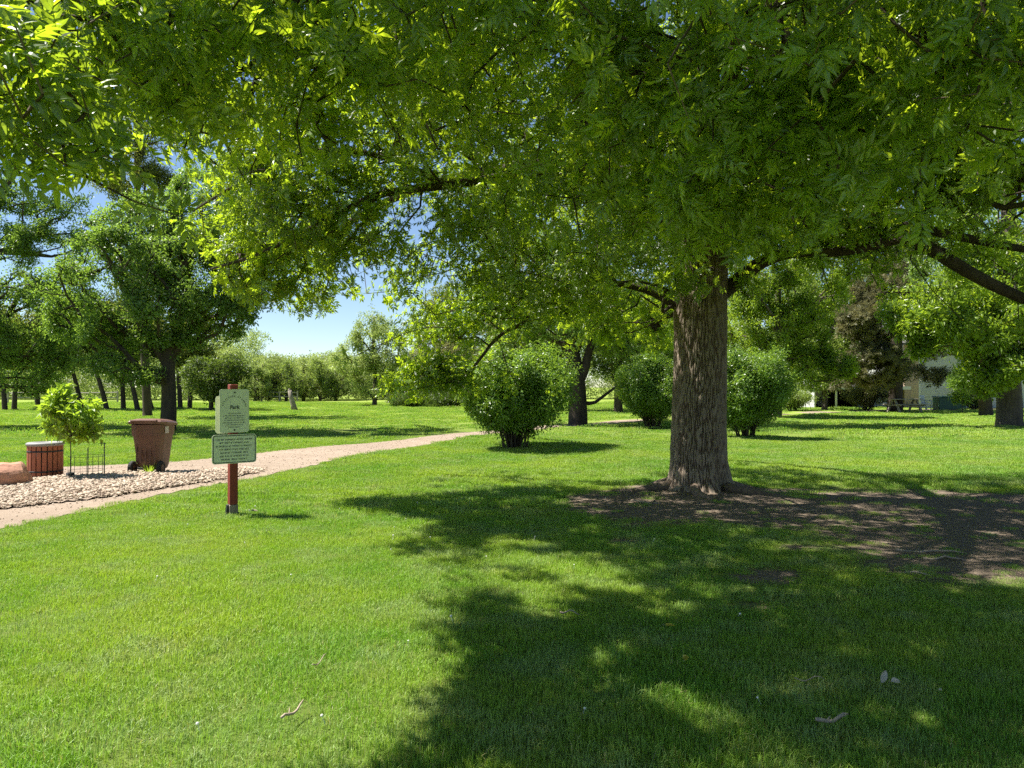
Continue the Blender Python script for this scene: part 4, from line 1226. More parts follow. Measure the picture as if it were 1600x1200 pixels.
# high trees that close the view behind
back = [(700, 628, 13, 'olive_leaf', 'tall dull tree far behind the drooping ash bough'), (790, 627, 14, 'park_leaf', 'tall green tree far behind the largest round shrub'), (1180, 630, 13, 'pale_leaf', 'tall pale tree far behind the low crowned bright tree'),
        (1250, 628, 16, 'park_leaf', 'high tree far behind the covered patio end'), (1330, 627, 14, 'bright_leaf', 'high bright tree rising behind the patio roof'), (1430, 627, 17, 'pale_leaf', 'high pale tree rising behind the house'), (1520, 627, 16, 'bright_leaf', 'high bright tree behind the house by the dark trunk'), (1610, 628, 15, 'park_leaf', 'high tree at the picture edge far behind the stout trunk'),
        (1010, 628, 13, 'olive_leaf', 'tall dull tree far behind the far round shrub')]
for i, (px, py, hh, lf, lab) in enumerate(back):
    b = gtree(px, py)
    make_tree('backdrop_tree', lab, b, [(0, 0, -.1), (.1, 0, 3), (0, 0, hh * .7)], .3, [(0, 0, hh * .5, 3.4, 3.4, hh * .46, 620), (0, 0, hh * .2, 3.2, 3.0, hh * .2, 240)], FAR_T, lf, 'grey_bark', seed=100 + i, shell=.4, tip=.02, min_r=.03, scale=1.5, group='high trees closing the view')

# the far wood, one mass along the horizon
wrg = np.random.default_rng(44)
n = 30000
wx = wrg.uniform(-100, 100, n); wy = 92 + wrg.uniform(-5, 7, n) + 6 * np.sin(wx * .05)
top = 3.0 + 3.4 * fbm(wx * .22, wx * 0 + 3, 12, 3) + np.where(wx > 0, 4, 0) + np.where(wx < -30, 2.5, 0)
wz = .2 + top * wrg.random(n) ** .8
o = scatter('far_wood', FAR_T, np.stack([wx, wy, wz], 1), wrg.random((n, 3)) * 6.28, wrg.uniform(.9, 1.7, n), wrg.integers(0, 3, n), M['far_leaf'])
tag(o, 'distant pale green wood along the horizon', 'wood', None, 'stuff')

# brush bank under the far trees
make_shrub('brush_bank', 'low dark brushwood bank under the dull far trees past the sky gap', GP(640, 636), 1.6, 1.0, 420, 61, 'dark_leaf', .05, None, FAR_T, .7)
make_shrub('brush_bank', 'low dark brushwood heap at the foot of the grey green bushy tree', GP(700, 637), 1.5, 1.0, 420, 62, 'dark_leaf', .05, None, FAR_T, .7)
make_shrub('tan_shrub', 'tan dry looking shrub before the low brushwood bank', GP(622, 633), 1.5, 1.9, 420, 63, 'grey_leaf', .1, None, FAR_T, .7)
make_shrub('patio_shrub', 'pale silvery shrub between the patio and the conifer trunk', GP(1355, 641), 1.3, 1.7, 420, 64, 'grey_leaf', .1, None, FAR_T, .6)
make_shrub('patio_shrub', 'green shrub before the covered patio corner', GP(1238, 643), 1.1, 1.3, 380, 65, 'pale_leaf', .1, None, FAR_T, .6)
make_shrub('house_shrub', 'dark shrub against the house wall beside the dark tree trunk', GP(1520, 640), 1.2, 1.6, 380, 66, 'dark_leaf', .1, None, FAR_T, .6)


# ================================================================== SIGN POST
sx, sy = GP(364, 806)
sg = thing('sign_post', 'red wooden post carrying two pale green park notice boards', 'sign', (sx, sy, float(H(sx, sy))), R(38))
PPM = 1164 / sy
TOPZ = 205 / PPM
MB().box((0, 0, TOPZ / 2 + .065), (.09, .09, TOPZ - .13), None, 1, .006).build('post', 'red_paint', sg)
MB().box((0, 0, .065 - .04), (.094, .094, .21), None, 1, .006).build('post_foot', 'bare_wood', sg)['label'] = 'bare grey wood foot of the red post'
MB().box((-.062, .01, .05), (.022, .05, .16), (0, R(6), 0), 1, .004).build('stake', 'metal_dark', sg)


def rounded_plate(m, w, h, t, r, y, cz, n=6):
    pts = []
    for cx, cz2, a0 in ((w / 2 - r, h / 2 - r, 0), (-w / 2 + r, h / 2 - r, 90), (-w / 2 + r, -h / 2 + r, 180), (w / 2 - r, -h / 2 + r, 270)):
        for k in range(n + 1):
            a = R(a0 + 90 * k / n); pts.append((cx + r * math.cos(a), cz2 + r * math.sin(a)))
    k = len(pts)
    V = [(x, y, cz + z) for x, z in pts] + [(x, y + t, cz + z) for x, z in pts]
    F = [tuple(range(k)), tuple(range(2 * k - 1, k - 1, -1))] + [(i, i + k, (i + 1) % k + k, (i + 1) % k) for i in range(k)]
    m.add(V, F)


def ring_line(m, w, h, r, lw, y, cz, n=6):
    def outl(w, h, r):
        pts = []
        for cx, cz2, a0 in ((w / 2 - r, h / 2 - r, 0), (-w / 2 + r, h / 2 - r, 90), (-w / 2 + r, -h / 2 + r, 180), (w / 2 - r, -h / 2 + r, 270)):
            for k in range(n + 1):
                a = R(a0 + 90 * k / n); pts.append((cx + r * math.cos(a), y, cz + cz2 + r * math.sin(a)))
        return pts
    a = outl(w, h, r); b = outl(w - 2 * lw, h - 2 * lw, max(.004, r - lw)); k = len(a)
    m.add(a + b, [(i, (i + 1) % k, (i + 1) % k + k, i + k) for i in range(k)])


prg = random.Random(4)


def glyph(m, x, z, w, h, y, ang=0):
    """a letter-like mark built of short strokes (the print is too small to read in the photograph)"""
    ca, sa = math.cos(ang), math.sin(ang)
    def bar(x0, z0, x1, z1):
        pts = [(x0, z0), (x1, z0), (x1, z1), (x0, z1)]
        m.add([(x + px * ca - pz * sa, y, z + px * sa + pz * ca) for px, pz in pts], [(0, 1, 2, 3)])
    t = w * .26
    k = prg.randrange(6)
    if k in (0, 1, 3): bar(0, 0, t, h)
    if k in (1, 2, 4): bar(w - t, 0, w, h)
    if k in (0, 2, 3, 5): bar(0, h - t, w, h)
    if k in (0, 1, 4, 5): bar(0, h * .5 - t / 2, w, h * .5 + t / 2)
    if k in (0, 2, 4): bar(0, 0, w, t)
    if k == 5: bar(w / 2 - t / 2, 0, w / 2 + t / 2, h)


def print_line(m, cz, width, h, y):
    x = -width / 2; w = h * .72
    while x < width / 2 - w:
        for _ in range(prg.randint(2, 8)):
            if x > width / 2 - w: break
            glyph(m, x, cz, w, h, y); x += w * 1.28
        x += w * .8


UPZ = (806 - 642) / PPM; LOZ = (806 - 701) / PPM
m = MB(); rounded_plate(m, .325, .485, .004, .03, -.056, UPZ); up = m.build('upper_sign_board', 'sign_green', sg)
up['label'] = 'upright pale green sign board reading Park'
m = MB(); ring_line(m, .318, .478, .028, .003, -.0572, UPZ); m.build('board_edge', 'sign_cream', up)
m = MB()
for i in range(17):                                              # arched line over the name
    a = R(165 - 150 * i / 16)
    if i == 9: continue
    glyph(m, .125 * math.cos(a) - .004, UPZ + .02 + .135 * math.sin(a), .011, .017, -.0585, a - math.pi / 2)
z = UPZ - .035
for k, wd in enumerate((.14, .24, .21, .22, .25, .19, .13)):
    print_line(m, z - k * .0255, wd, .0115, -.0585)
m.build('print', 'sign_print', up)
fc = bpy.data.curves.new('lettering', 'FONT'); fc.body = 'Park'; fc.size = .058; fc.align_x = 'CENTER'; fc.offset = .0014; fc.shear = .12; fc.extrude = .0004
fo = bpy.data.objects.new('lettering', fc); COL.objects.link(fo); fo.parent = up; fo.location = (0, -.0590, UPZ + .022); fo.rotation_euler = (R(90), 0, 0)
fm = bpy.data.meshes.new_from_object(fo); fm.materials.clear(); fm.materials.append(M['sign_print'])
f2 = bpy.data.objects.new('park_lettering', fm); COL.objects.link(f2); f2.parent = up; f2.location = fo.location; f2.rotation_euler = fo.rotation_euler
bpy.data.objects.remove(fo)
for dz in (.205, -.215):
    MB().lathe([(.009, -.064), (.009, -.056)], 10, (0, 0, UPZ + dz), 'Y').build('bolt', 'metal_dark', sg)
m = MB(); rounded_plate(m, .49, .325, .004, .035, -.060, LOZ); lo = m.build('lower_sign_board', 'sign_green', sg)
lo['label'] = 'wide pale green notice board with dark border and small print'
m = MB(); ring_line(m, .472, .307, .03, .009, -.0615, LOZ); m.build('border', 'sign_print', lo)
m = MB()
for k, wd in enumerate((.41, .33, .41, .33, .31, .33, .29)):
    print_line(m, LOZ + .098 - k * .037, wd, .0175, -.0625)
m.build('print', 'sign_print', lo)
for sx_ in (-.205, .205):
    pass
m = MB(); rounded_plate(m, .325, .42, .004, .03, .050, UPZ - .045); bk = m.build('rear_sign_board', 'sign_cream', sg)
bk.location.x = -.012


# ================================================================== WHEELED CART
cx, cy_ = GP(240, 744)
ct = thing('wheeled_cart', 'brown plastic wheeled rubbish cart standing on the path edge', 'rubbish cart', (cx, cy_, float(H(cx, cy_)) + .008), R(2))
S_ = .96 / 1.06                                                   # the rear with the wheels faces the camera (-Y)
def cart_shell():
    m = MB(); prof = [(.10, .40, .44, -.02), (.16, .42, .50, 0), (.55, .50, .60, 0), (.70, .53, .64, 0), (.702, .56, .68, 0), (.84, .57, .70, 0), (.90, .575, .71, 0)]
    V = []; n = 20
    for z, wx_, wy_, oy in prof:
        for k in range(n):
            a = 2 * math.pi * (k + .5) / n; c, s = math.cos(a), math.sin(a)
            e = 5.0; r = (abs(c) ** e + abs(s) ** e) ** (-1 / e)
            V.append((wx_ / 2 * r * c * S_, (wy_ / 2 * r * s + oy) * S_, z * S_))
    F = [(i * n + k, i * n + (k + 1) % n, (i + 1) * n + (k + 1) % n, (i + 1) * n + k) for i in range(len(prof) - 1) for k in range(n)]
    F.append(tuple(range(n - 1, -1, -1)))
    return m.add(V, F)
body = cart_shell().build('body', 'cart_brown', ct)
m = MB()
for i in range(5): m.box((-.16 * S_ + i * .08 * S_, -.295 * S_, .42 * S_), (.012, .016, .40 * S_), (R(-6), 0, 0))
m.build('ribs', 'cart_brown', body)
m = MB(); V = []; n = 20; prof = [(.885, .655, .79), (.925, .66, .80), (.955, .60, .74), (.985, .40, .52), (.99, .1, .1)]
for z, wx_, wy_ in prof:
    for k in range(n):
        a = 2 * math.pi * (k + .5) / n; c, s = math.cos(a), math.sin(a); r = (abs(c) ** 5 + abs(s) ** 5) ** (-.2)
        V.append((wx_ / 2 * r * c * S_, wy_ / 2 * r * s * S_, (z + .03 * (wy_ / .73) * (-s) * r) * S_))
m.add(V, [(i * n + k, i * n + (k + 1) % n, (i + 1) * n + (k + 1) % n, (i + 1) * n + k) for i in range(len(prof) - 1) for k in range(n)] + [tuple(range((len(prof) - 1) * n, len(prof) * n))])
lid = m.build('lid', 'cart_lid', ct)
m = MB(); m.tube([(-.22 * S_, -.40 * S_, .97 * S_), (.22 * S_, -.40 * S_, .97 * S_)], .018, 8)
for s in (-1, 1): m.box((s * .20 * S_, -.365 * S_, .955 * S_), (.035, .09, .06), None, 1, .008)
m.build('handle', 'cart_brown', ct)
for s in (-1, 1):
    w = MB().lathe([(.06, -.03), (.108, -.03), (.118, -.018), (.118, .018), (.108, .03), (.06, .03)], 22, (s * .245 * S_, -.27 * S_, .118), 'X').build('wheel', 'rubber', ct, False)
    MB().lathe([(.02, -.034), (.062, -.033), (.062, .033), (.02, .034)], 14, (s * .245 * S_, -.27 * S_, .118), 'X').build('hub', 'cart_brown', w)
MB().tube([(-.24 * S_, -.27 * S_, .118), (.24 * S_, -.27 * S_, .118)], .012, 8).build('axle', 'metal_dark', ct)
MB().box((.288 * S_, -.12 * S_, .80 * S_), (.006, .13, .11), None, 1, 0).build('sticker', 'label', ct)['label'] = 'pale printed sticker on the cart side'

# ================================================================== SLATTED BIN
bx, by = GP(71, 750)
bn = thing('slatted_bin', 'round red brown slatted wood bin with pale grey top', 'litter bin', (bx, by, float(H(bx, by)) + .008), .2)
BR, BH = .235, .47
m0 = MB(); w = 2 * math.pi * BR / 20 * .82
m0.box((0, 0, 0), (w, .018, BH), None, 1, .004)
sm = mesh_obj('slat', m0.v, m0.f, M['bin_slat']); sdat = sm.data; bpy.data.objects.remove(sm)
for i in range(20):
    a = 2 * math.pi * i / 20
    o = bpy.data.objects.new('slat', sdat); COL.objects.link(o); o.parent = bn
    o.location = (BR * math.cos(a), BR * math.sin(a), BH / 2 + .03 + random.uniform(-.004, .004)); o.rotation_euler = (0, 0, a - math.pi / 2)
MB().lathe([(BR - .03, .02), (BR - .014, .02), (BR - .014, BH), (BR - .03, BH)], 24).build('liner', 'pot', bn, True)
MB().lathe([(.15, BH + .005), (.235, BH + .005), (.262, BH + .03), (.262, BH + .05), (.24, BH + .065), (.13, BH + .07), (.12, BH + .03)], 28).build('top', 'bin_lid', bn, True)
for z in (.09, BH - .07):
    m = MB(); m.lathe([(BR + .010, z - .012), (BR + .013, z - .012), (BR + .013, z + .012), (BR + .010, z + .012)], 28); m.build('band', 'metal_dark', bn, True)
MB().lathe([(.21, 0), (.22, 0), (.22, .03), (.21, .03)], 24).build('base', 'metal_dark', bn)

# ================================================================== SAPLING, CAGE, PLANT, BOULDER
b = GP(110, 756)
sp_ = make_tree('sapling', 'young bright green sapling with black trunk guard in the rock bed', b, [(0, 0, 0), (.01, 0, .35), (.0, 0, .8), (.02, 0, 1.2)], .011,
                [(.0, 0, 1.02, .38, .36, .40, 92), (.30, 0, .86, .24, .2, .2, 22), (-.16, 0, 1.25, .2, .2, .2, 14)], SAP_T, 'sapling_leaf', 'grey_bark', seed=7, shell=.2, tip=.0022, min_r=0, bias=.5, lumps=.1, flare=1.2, scale=1.0)
MB().lathe([(.045, .0), (.05, .01), (.056, .15), (.05, .152), (.03, .15)], 16).build('trunk_guard', 'pot', sp_, True)

gx_, gy_ = GP(148, 757)
cg = thing('wire_cage', 'low green wire plant cage with two stakes in the rocks', 'plant cage', (gx_, gy_, float(H(gx_, gy_)) + .05))
for k, (ax, ay, hh) in enumerate(((-.07, -.05, .46), (.135, .02, .52))):
    st = MB().tube([(ax, ay, -.05), (ax, ay, hh)], .008, 6).build('stake', 'wire', cg)
    if k == 1: MB().tube([(ax - .07, ay, hh), (ax + .02, ay, hh)], .007, 6).build('crossbar', 'wire', st)
m0 = MB(); m0.tube([(0, 0, 0), (0, 0, .36)], .0022, 4, False); tmp = mesh_obj('wire', m0.v, m0.f, M['wire']); wd = tmp.data; bpy.data.objects.remove(tmp)
for i in range(18):
    a = 2 * math.pi * i / 18
    o = bpy.data.objects.new('wire', wd); COL.objects.link(o); o.parent = cg; o.location = (-.12 + .24 * math.cos(a), .24 * math.sin(a), -.02)
for z in (.02, .12, .22, .33):
    m = MB(); m.tube([(-.12 + .24 * math.cos(t), .24 * math.sin(t), z) for t in np.linspace(0, 2 * math.pi, 29)], .0022, 4, False); m.build('hoop', 'wire', cg)

def blade_clump(name, label, cat, loc, n, L, W_, mat, seed):
    rg = np.random.default_rng(seed); V = []; F = []; A = []
    for _ in range(n):
        th = rg.random() * 6.28; el = rg.uniform(.5, 1.4); dx, dy, dz = math.cos(th) * math.cos(el), math.sin(th) * math.cos(el), math.sin(el)
        l = L * rg.uniform(.6, 1.2); s = (-math.sin(th) * W_ / 2, math.cos(th) * W_ / 2); b = len(V); v = rg.random()
        for t in (0, .35, .7, 1):
            c = np.array([dx * l * t + .03 * math.cos(th), dy * l * t + .03 * math.sin(th), dz * l * t - .45 * l * t * t * math.cos(el)])
            ww = (1 - t) ** .6
            V += [c + [s[0] * ww, s[1] * ww, 0], c - [s[0] * ww, s[1] * ww, 0]]; A += [v, v]
        for i in range(3): F.append((b + 2 * i, b + 2 * i + 1, b + 2 * i + 3, b + 2 * i + 2))
    root = thing(name, label, cat, loc)
    o = mesh_obj('leaves', V, F, M[mat], root, False, {'var': ('FLOAT', np.array(A, np.float32))}); o['kind'] = 'stuff'
    return root
lx, ly = GP(234, 748)
blade_clump('lily_clump', 'small bright green strap leaved plant before the wheeled cart', 'plant', (lx, ly, float(H(lx, ly)) + .03), 90, .26, .014, 'sapling_leaf', 3)

ox, oy = GP(10, 768)
import bmesh
bm = bmesh.new(); bmesh.ops.create_icosphere(bm, subdivisions=4, radius=1)
for v in bm.verts:
    c = v.co.copy(); k = 1 + .22 * mnoise.noise(c * 1.3 + Vector((3, 1, 8))) + .06 * mnoise.noise(c * 4)
    c = c * k; c.x *= .40; c.y *= .32; c.z *= .31
    c.z = min(c.z, .26 + .02 * mnoise.noise(c * 9)); v.co = c
bd = bpy.data.meshes.new('boulder'); bm.to_mesh(bd); bm.free(); bd.materials.append(M['sandstone'])
bo = bpy.data.objects.new('boulder', bd); COL.objects.link(bo); bo.location = (ox - .1, oy, float(H(ox, oy)) + .10); bo.rotation_euler = (0, .05, .4)
tag(bo, 'red sandstone boulder at the edge of the rock bed', 'boulder')

# ================================================================== FAR LEFT: FENCE AND STUMP
def rail_fence(label, x0, x1, y, bays, seed):
    rg = random.Random(seed)
    fr = thing('rail_fence', label, 'fence', (x0, y, 0))
    L = (x1 - x0) / bays
    for i in range(bays + 1): MB().box((i * L, 0, .55), (.13, .13, 1.1), (rg.uniform(-.03, .03), rg.uniform(-.03, .03), 0), .9, .015).build('post', 'fence_wood', fr)
    for i in range(bays):
        for z in (.5, .95): MB().tube([(i * L, .02, z + rg.uniform(-.04, .04)), (i * L + L / 2, .02, z), (i * L + L, .02, z + rg.uniform(-.04, .04))], .055, 6).build('rail', 'fence_wood', fr)
rail_fence('weathered two rail wood fence before the far wood under the sky gap', -25.2, -21.6, 75, 2, 1)
rail_fence('weathered two rail wood fence behind the leaning trees', -46, -36, 68, 4, 2)
stx, sty = GP(458, 642)
stp = thing('leaning_stump', 'pale leaning broken stump on the far lawn', 'stump', (stx, sty, 0))
MB().tube([(.1, 0, -.05), (.02, 0, .35), (-.12, 0, .8), (-.22, .02, 1.25)], [.22, .16, .14, .11], 10).build('trunk', 'pale_bark', stp, True)
MB().tube([(-.22, .02, 1.22), (-.27, .02, 1.36)], [.10, .03], 7).build('broken_top', 'pale_bark', stp, True)

# ================================================================== FAR RIGHT: HOUSE, TABLE AND YARD
hs_ = thing('house', 'pale grey sided house with tan brick corner and covered patio', 'house', (22.0, 51.5, 0))
HX0, HX1 = P3(1412, 600, 51.5)[0] - 22.0, P3(1600, 600, 51.5)[0] - 22.0 + 4
wall = MB().box(((HX0 + HX1) / 2, 3.0, 2.2), (HX1 - HX0 - .1, 5.8, 4.4)).build('wall', 'siding', hs_)
bm_ = MB(); nb = 22; bh = 4.4 / nb
bm_.add([(HX0 + 1.0, 0, 0), (HX1, 0, 0), (HX1, .03, bh * 1.1), (HX0 + 1.0, .03, bh * 1.1), (HX0 + 1.0, .06, 0), (HX1, .06, 0)], [(0, 1, 2, 3), (4, 5, 1, 0)])
tmp = mesh_obj('siding_board', bm_.v, bm_.f, M['siding']); bdat = tmp.data; bpy.data.objects.remove(tmp)
for i in range(nb):
    o = bpy.data.objects.new('siding_board', bdat); COL.objects.link(o); o.parent = hs_; o.location = (0, .03, i * bh)
MB().box((HX0 + .5, .02, 2.2), (1.0, .2, 4.4), None, 1, .02).build('brick_corner', 'house_brick', hs_)['label'] = 'tan brick corner panel of the house'
MB().box((HX0 + 1.06, -.02, 2.2), (.12, .1, 4.4)).build('downpipe', 'trim', hs_)
win = MB().box((HX0 + 4.0, .0, 1.9), (1.5, .08, 1.2)).build('window', 'trim', hs_)
MB().box((HX0 + 3.64, -.045, 1.9), (.64, .02, 1.06)).build('pane', 'glass', win)
MB().box((HX0 + 4.36, -.045, 1.9), (.64, .02, 1.06)).build('pane', 'glass', win)
rw = HX1 - HX0 + 1.0; rc = (HX0 + HX1) / 2
m = MB(); m.add([(rc - rw / 2, -.6, 4.35), (rc + rw / 2, -.6, 4.35), (rc + rw / 2, 3.0, 5.9), (rc - rw / 2, 3.0, 5.9), (rc - rw / 2, 6.6, 4.35), (rc + rw / 2, 6.6, 4.35),
                 (rc - rw / 2, -.6, 4.5), (rc + rw / 2, -.6, 4.5), (rc + rw / 2, 3.0, 6.05), (rc - rw / 2, 3.0, 6.05), (rc - rw / 2, 6.6, 4.5), (rc + rw / 2, 6.6, 4.5)],
                [(6, 7, 8, 9), (9, 8, 11, 10), (1, 0, 3, 2), (2, 3, 4, 5), (0, 1, 7, 6), (5, 4, 10, 11), (0, 6, 9, 3), (3, 9, 10, 4), (2, 8, 7, 1), (5, 11, 8, 2)])
m.build('roof', 'roof_shingle', hs_)
# the patio wing
PX0, PX1 = P3(1276, 600, 51.5)[0] - 22.0, P3(1412, 600, 51.5)[0] - 22.0
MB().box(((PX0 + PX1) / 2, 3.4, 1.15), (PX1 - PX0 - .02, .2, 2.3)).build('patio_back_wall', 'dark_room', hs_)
MB().box((PX0 + 2.95 + (PX1 - PX0 - 2.95) / 2, .3, 1.15), (PX1 - PX0 - 2.97, .3, 2.3)).build('patio_wall', 'siding', hs_)
MB().box((PX0 + .05, 1.9, 1.0), (.1, 3.0, 2.0)).build('patio_side_wall', 'siding', hs_)
MB().box(((PX0 + PX1) / 2 - .1, 1.4, 1.52), (PX1 - PX0 + .2, 4.6, .10), (R(4), 0, 0)).build('patio_roof', 'roof_shingle', hs_)
MB().box(((PX0 + PX1) / 2 - .1, -.92, 1.40), (PX1 - PX0 + .2, .05, .22)).build('fascia', 'trim', hs_)
for f in (.35, 1.0, 2.75): MB().box((PX0 + f, -.80, .65), (.11, .11, 1.3), None, 1, .01).build('patio_post', 'trim', hs_)
dr = MB().box((PX0 + 1.5, 3.26, .85), (.9, .06, 1.7)).build('door', 'trim', hs_)
MB().box((PX0 + 1.5, 3.22, 1.15), (.6, .03, .8)).build('pane', 'glass', dr)

tx, ty = GP(1402, 643)
pt = thing('picnic_table', 'weathered wooden picnic table under the brown conifer', 'picnic table', (tx, ty - .8, 0), R(8))
for i in range(5): MB().box((0, -.30 + i * .15, .75), (1.85, .135, .045), None, 1, .006).build('top_plank', 'table_wood', pt)
for s in (-1, 1):
    MB().box((0, s * .66, .44), (1.85, .25, .045), None, 1, .006).build('bench_plank', 'table_wood', pt)
    for e in (-1, 1): MB().box((e * .68, s * .33, .36), (.09, .09, .86), (s * R(32), 0, 0)).build('leg', 'table_wood', pt)
for e in (-1, 1):
    MB().box((e * .74, 0, .40), (.04, 1.5, .09)).build('cross_beam', 'table_wood', pt)

ux, uy = GP(1483, 641)
ub = thing('utility_box', 'dark green metal utility box beside the house wall', 'utility box', (ux, uy, 0), R(-6))
MB().box((0, 0, .42), (1.6, .9, .78), None, 1, .03).build('cabinet', 'green_box', ub)
MB().box((0, -.02, .84), (1.68, 1.0, .09), None, .97, .02).build('lid', 'green_box', ub)
MB().box((0, 0, .02), (1.75, 1.05, .06)).build('pad', 'bare_wood', ub)
MB().box((.1, -.46, .45), (.05, .03, .16)).build('latch', 'metal_dark', ub)

wx_, wy_ = GP(1447, 641)
ch = thing('plastic_chair', 'white plastic garden chair by the brick corner', 'chair', (wx_, wy_, 0), R(25))
MB().box((0, 0, .42), (.44, .44, .04), None, 1, .012).build('seat', 'white_plastic', ch)
for i in range(5): MB().box((-.16 + i * .08, .24 + .0, .66), (.055, .025, .46), (R(-10), 0, 0)).build('back_slat', 'white_plastic', ch)
MB().box((0, .28, .90), (.44, .03, .07), (R(-10), 0, 0)).build('top_rail', 'white_plastic', ch)
for e in (-1, 1):
    for q in (-1, 1): MB().box((e * .19, q * .19, .2), (.045, .045, .42), (q * R(-5), e * R(-5), 0)).build('leg', 'white_plastic', ch)
    MB().box((e * .22, 0, .62), (.05, .44, .03)).build('armrest', 'white_plastic', ch)
    MB().box((e * .22, -.2, .52), (.04, .04, .2)).build('arm_post', 'white_plastic', ch)
bqx, bqy = GP(1260, 641)
bq = thing('kettle_grill', 'dark kettle barbecue grill on legs before the patio', 'grill', (bqx, bqy, 0))
MB().lathe([(.03, .58), (.18, .62), (.27, .72), (.285, .80)], 20).build('bowl', 'metal_dark', bq, True)
MB().lathe([(.285, .81), (.26, .92), (.16, 1.0), (.03, 1.03)], 20).build('lid', 'metal_dark', bq, True)
for k in range(3):
    a = k * 2.09; MB().tube([(.12 * math.cos(a), .12 * math.sin(a), .64), (.3 * math.cos(a), .3 * math.sin(a), 0)], .014, 6).build('leg', 'metal_dark', bq)
MB().tube([(-.06, 0, 1.03), (-.05, 0, 1.09), (.05, 0, 1.09), (.06, 0, 1.03)], .01, 6).build('handle', 'metal_dark', bq)
b = GP(1503, 645)
make_tree('sapling', 'small star shaped sapling before the dark green utility box', b, [(0, 0, 0), (.02, 0, .5), (0, 0, .9)], .03, [(0, 0, .95, .6, .5, .35, 26)], BIG_T, 'bright_leaf', 'grey_bark', seed=9, shell=.2, tip=.006, min_r=0, flare=1.1, scale=1.0)

# ================================================================== SMALL THINGS ON THE LAWN
def stick(name, label, px, py, L, r, ang, seed, mat='stick', z=.035, group=None, forks=2):
    rg = np.random.default_rng(seed); x, y = GP(px, py)
    t = thing(name, label, 'stick', (x, y, float(H(x, y)) + z), ang, group)
    p = [np.array([L * (u - .5), .012 * L * math.sin(u * 5 + seed), .012 * math.sin(u * 7 + seed)]) + rg.normal(size=3) * L * .012 for u in np.linspace(0, 1, 7)]
    MB().tube(p, [r, r * 1.05, r, r * .9, r * .85, r * .7, r * .4], 6).build('stem', mat, t, True)
    for k in range(forks):
        q = p[2 + 2 * k]; MB().tube([q, q + np.array([L * .18, L * .09 * (-1) ** k, .012])], [r * .6, r * .2], 5).build('side_twig', mat, t, True)
stick('dry_stick', 'short pale dry stick standing out of the sunny foreground grass', 459, 1146, .18, .006, R(78), 1, z=.055, forks=1)
stick('dry_stick', 'thin grey dry stalk in the sunny foreground grass', 500, 1064, .16, .003, R(80), 2, z=.06, forks=0)
stick('dry_stick', 'long pale stick on the bare soil under the tree', 1450, 868, .55, .011, R(-12), 3, z=.012, forks=1)
stick('dry_stick', 'shorter pale stick lying just below the long one on the soil', 1475, 880, .33, .009, R(-6), 4, z=.012, forks=0)
stick('dry_stick', 'thin crooked stick at the lower edge of the bare soil', 1440, 905, .30, .006, R(-38), 5, z=.012, forks=1)
stick('dry_stick', 'short light stick on the bare soil just past the trunk foot', 1255, 800, .34, .009, R(3), 6, z=.012, forks=0)
stick('dry_stick', 'bent twig lying on the near side of the trunk foot', 1010, 790, .40, .009, R(-30), 7, z=.015, forks=2)
stick('curled_bark', 'curled pale bark strip on the shaded foreground grass', 1300, 1152, .16, .008, R(18), 8, z=.05, forks=2)
stick('dry_stick', 'faint thin stalk lying in the shaded foreground grass', 1265, 1084, .14, .0025, R(-8), 9, z=.05, forks=0)
stick('dry_stick', 'straw coloured stalk at the edge of the lawn shadow', 890, 974, .12, .005, R(-20), 10, z=.05, forks=0)


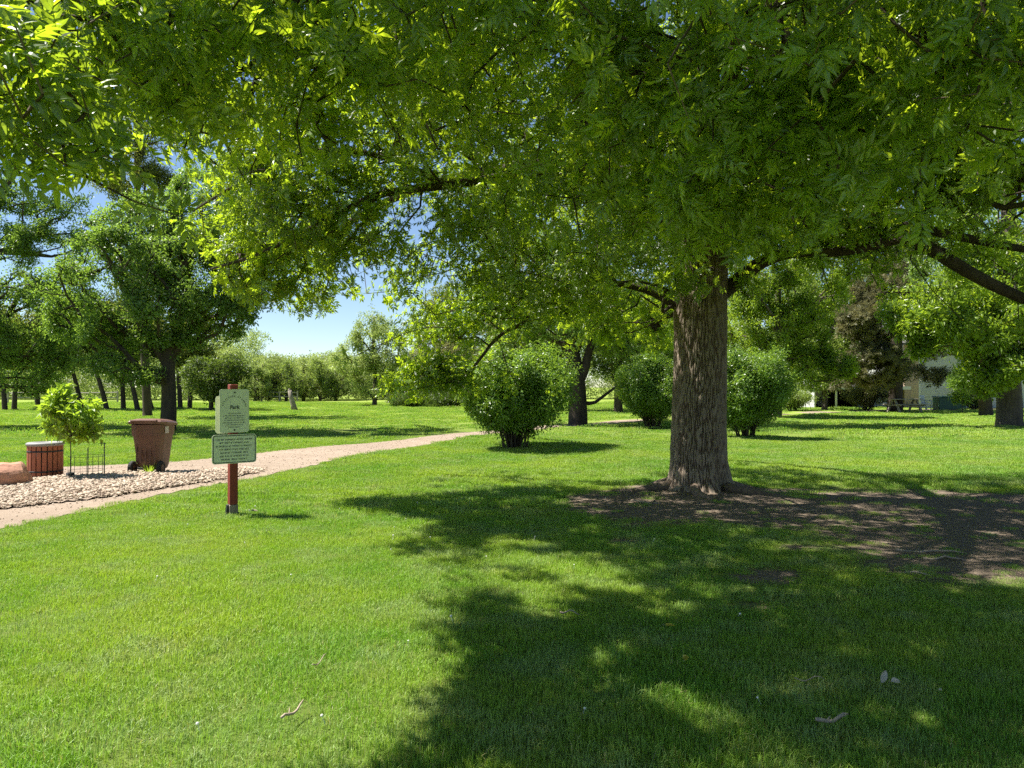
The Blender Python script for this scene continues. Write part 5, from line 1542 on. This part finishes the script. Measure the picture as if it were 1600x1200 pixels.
def fallen_leaf(label, px, py, L, W_, rot, mat, seed):
    rg = np.random.default_rng(seed); x, y = GP(px, py); V = []; F = []; A = []
    n = 6
    for i in range(n + 1):
        t = i / n; w = W_ * math.sin(math.pi * min(1, t * .92 + .06)) ** .8; z = .25 * L * (t - .5) ** 2
        for s, dz in ((-1, .35), (0, 0), (1, .35)): V.append((L * (t - .5), s * w / 2, z + dz * w + rg.normal() * .001)); A.append(.5 + .3 * rg.random())
    for i in range(n):
        for k in range(2): F.append((i * 3 + k, i * 3 + k + 1, i * 3 + k + 4, i * 3 + k + 3))
    t = thing('fallen_leaf', label, 'leaf', (x, y, float(H(x, y)) + .055)); t.rotation_euler = rot
    mesh_obj('blade', V, F, M[mat], t, True, {'var': ('FLOAT', np.array(A, np.float32))})
    MB().tube([(-L * .5, 0, .06 * L), (-L * .75, .004, .08 * L)], .0012, 4).build('stalk', 'stick', t)
fallen_leaf('pale dead leaf standing on edge in the shaded foreground grass', 1379, 1080, .062, .032, (.9, -.9, .6), 'dead_leaf', 1)
fallen_leaf('rounder pale dead leaf lying flat beside the upright one', 1398, 1089, .05, .034, (.5, .1, .3), 'dead_leaf', 2)
fallen_leaf('yellow fallen leaf in the shade near the lawn shadow edge', 1046, 998, .06, .028, (.3, .1, .2), 'yellow_leaf', 3)
fallen_leaf('small yellow leaf lying in the sunlit patch of shaded grass', 1070, 1054, .05, .03, (.3, -.2, 1.2), 'yellow_leaf', 4)
fallen_leaf('tiny pale leaf near the lower corner of the shaded grass', 1468, 1102, .035, .016, (.4, .2, .8), 'dead_leaf', 5)
fallen_leaf('brown dead leaf on the sunny grass by the sign post foot', 398, 806, .08, .05, (.2, .1, .8), 'dead_leaf', 6)

# clover heads dotted in the grass
crg = np.random.default_rng(71); CV = []
for _ in range(3):
    m = MB(); m.lathe([(.002, -.05), (.0015, 0), (.007, .002), (.011, .009), (.008, .016), (.002, .018)], 8); CV.append((np.array(m.v), m.f, np.full(len(m.v), .5)))
n = 34
cx_ = crg.uniform(-4.2, 1.6, n); cy2 = crg.uniform(3.0, 9.5, n); k = (np.abs(cx_) < .72 * cy2) & (sdist(cx_, cy2, PATH) > .3)
cx_, cy2 = cx_[k], cy2[k]
o = scatter('clover_flowers', CV, np.stack([cx_, cy2, H(cx_, cy2) + .05], 1), np.stack([crg.normal(size=len(cx_)) * .3, crg.normal(size=len(cx_)) * .3, crg.random(len(cx_)) * 6], 1), crg.uniform(.4, .75, len(cx_)), crg.integers(0, 3, len(cx_)), M['clover'])
tag(o, 'tiny white clover heads dotted through the sunny grass', 'clover', None, 'stuff')
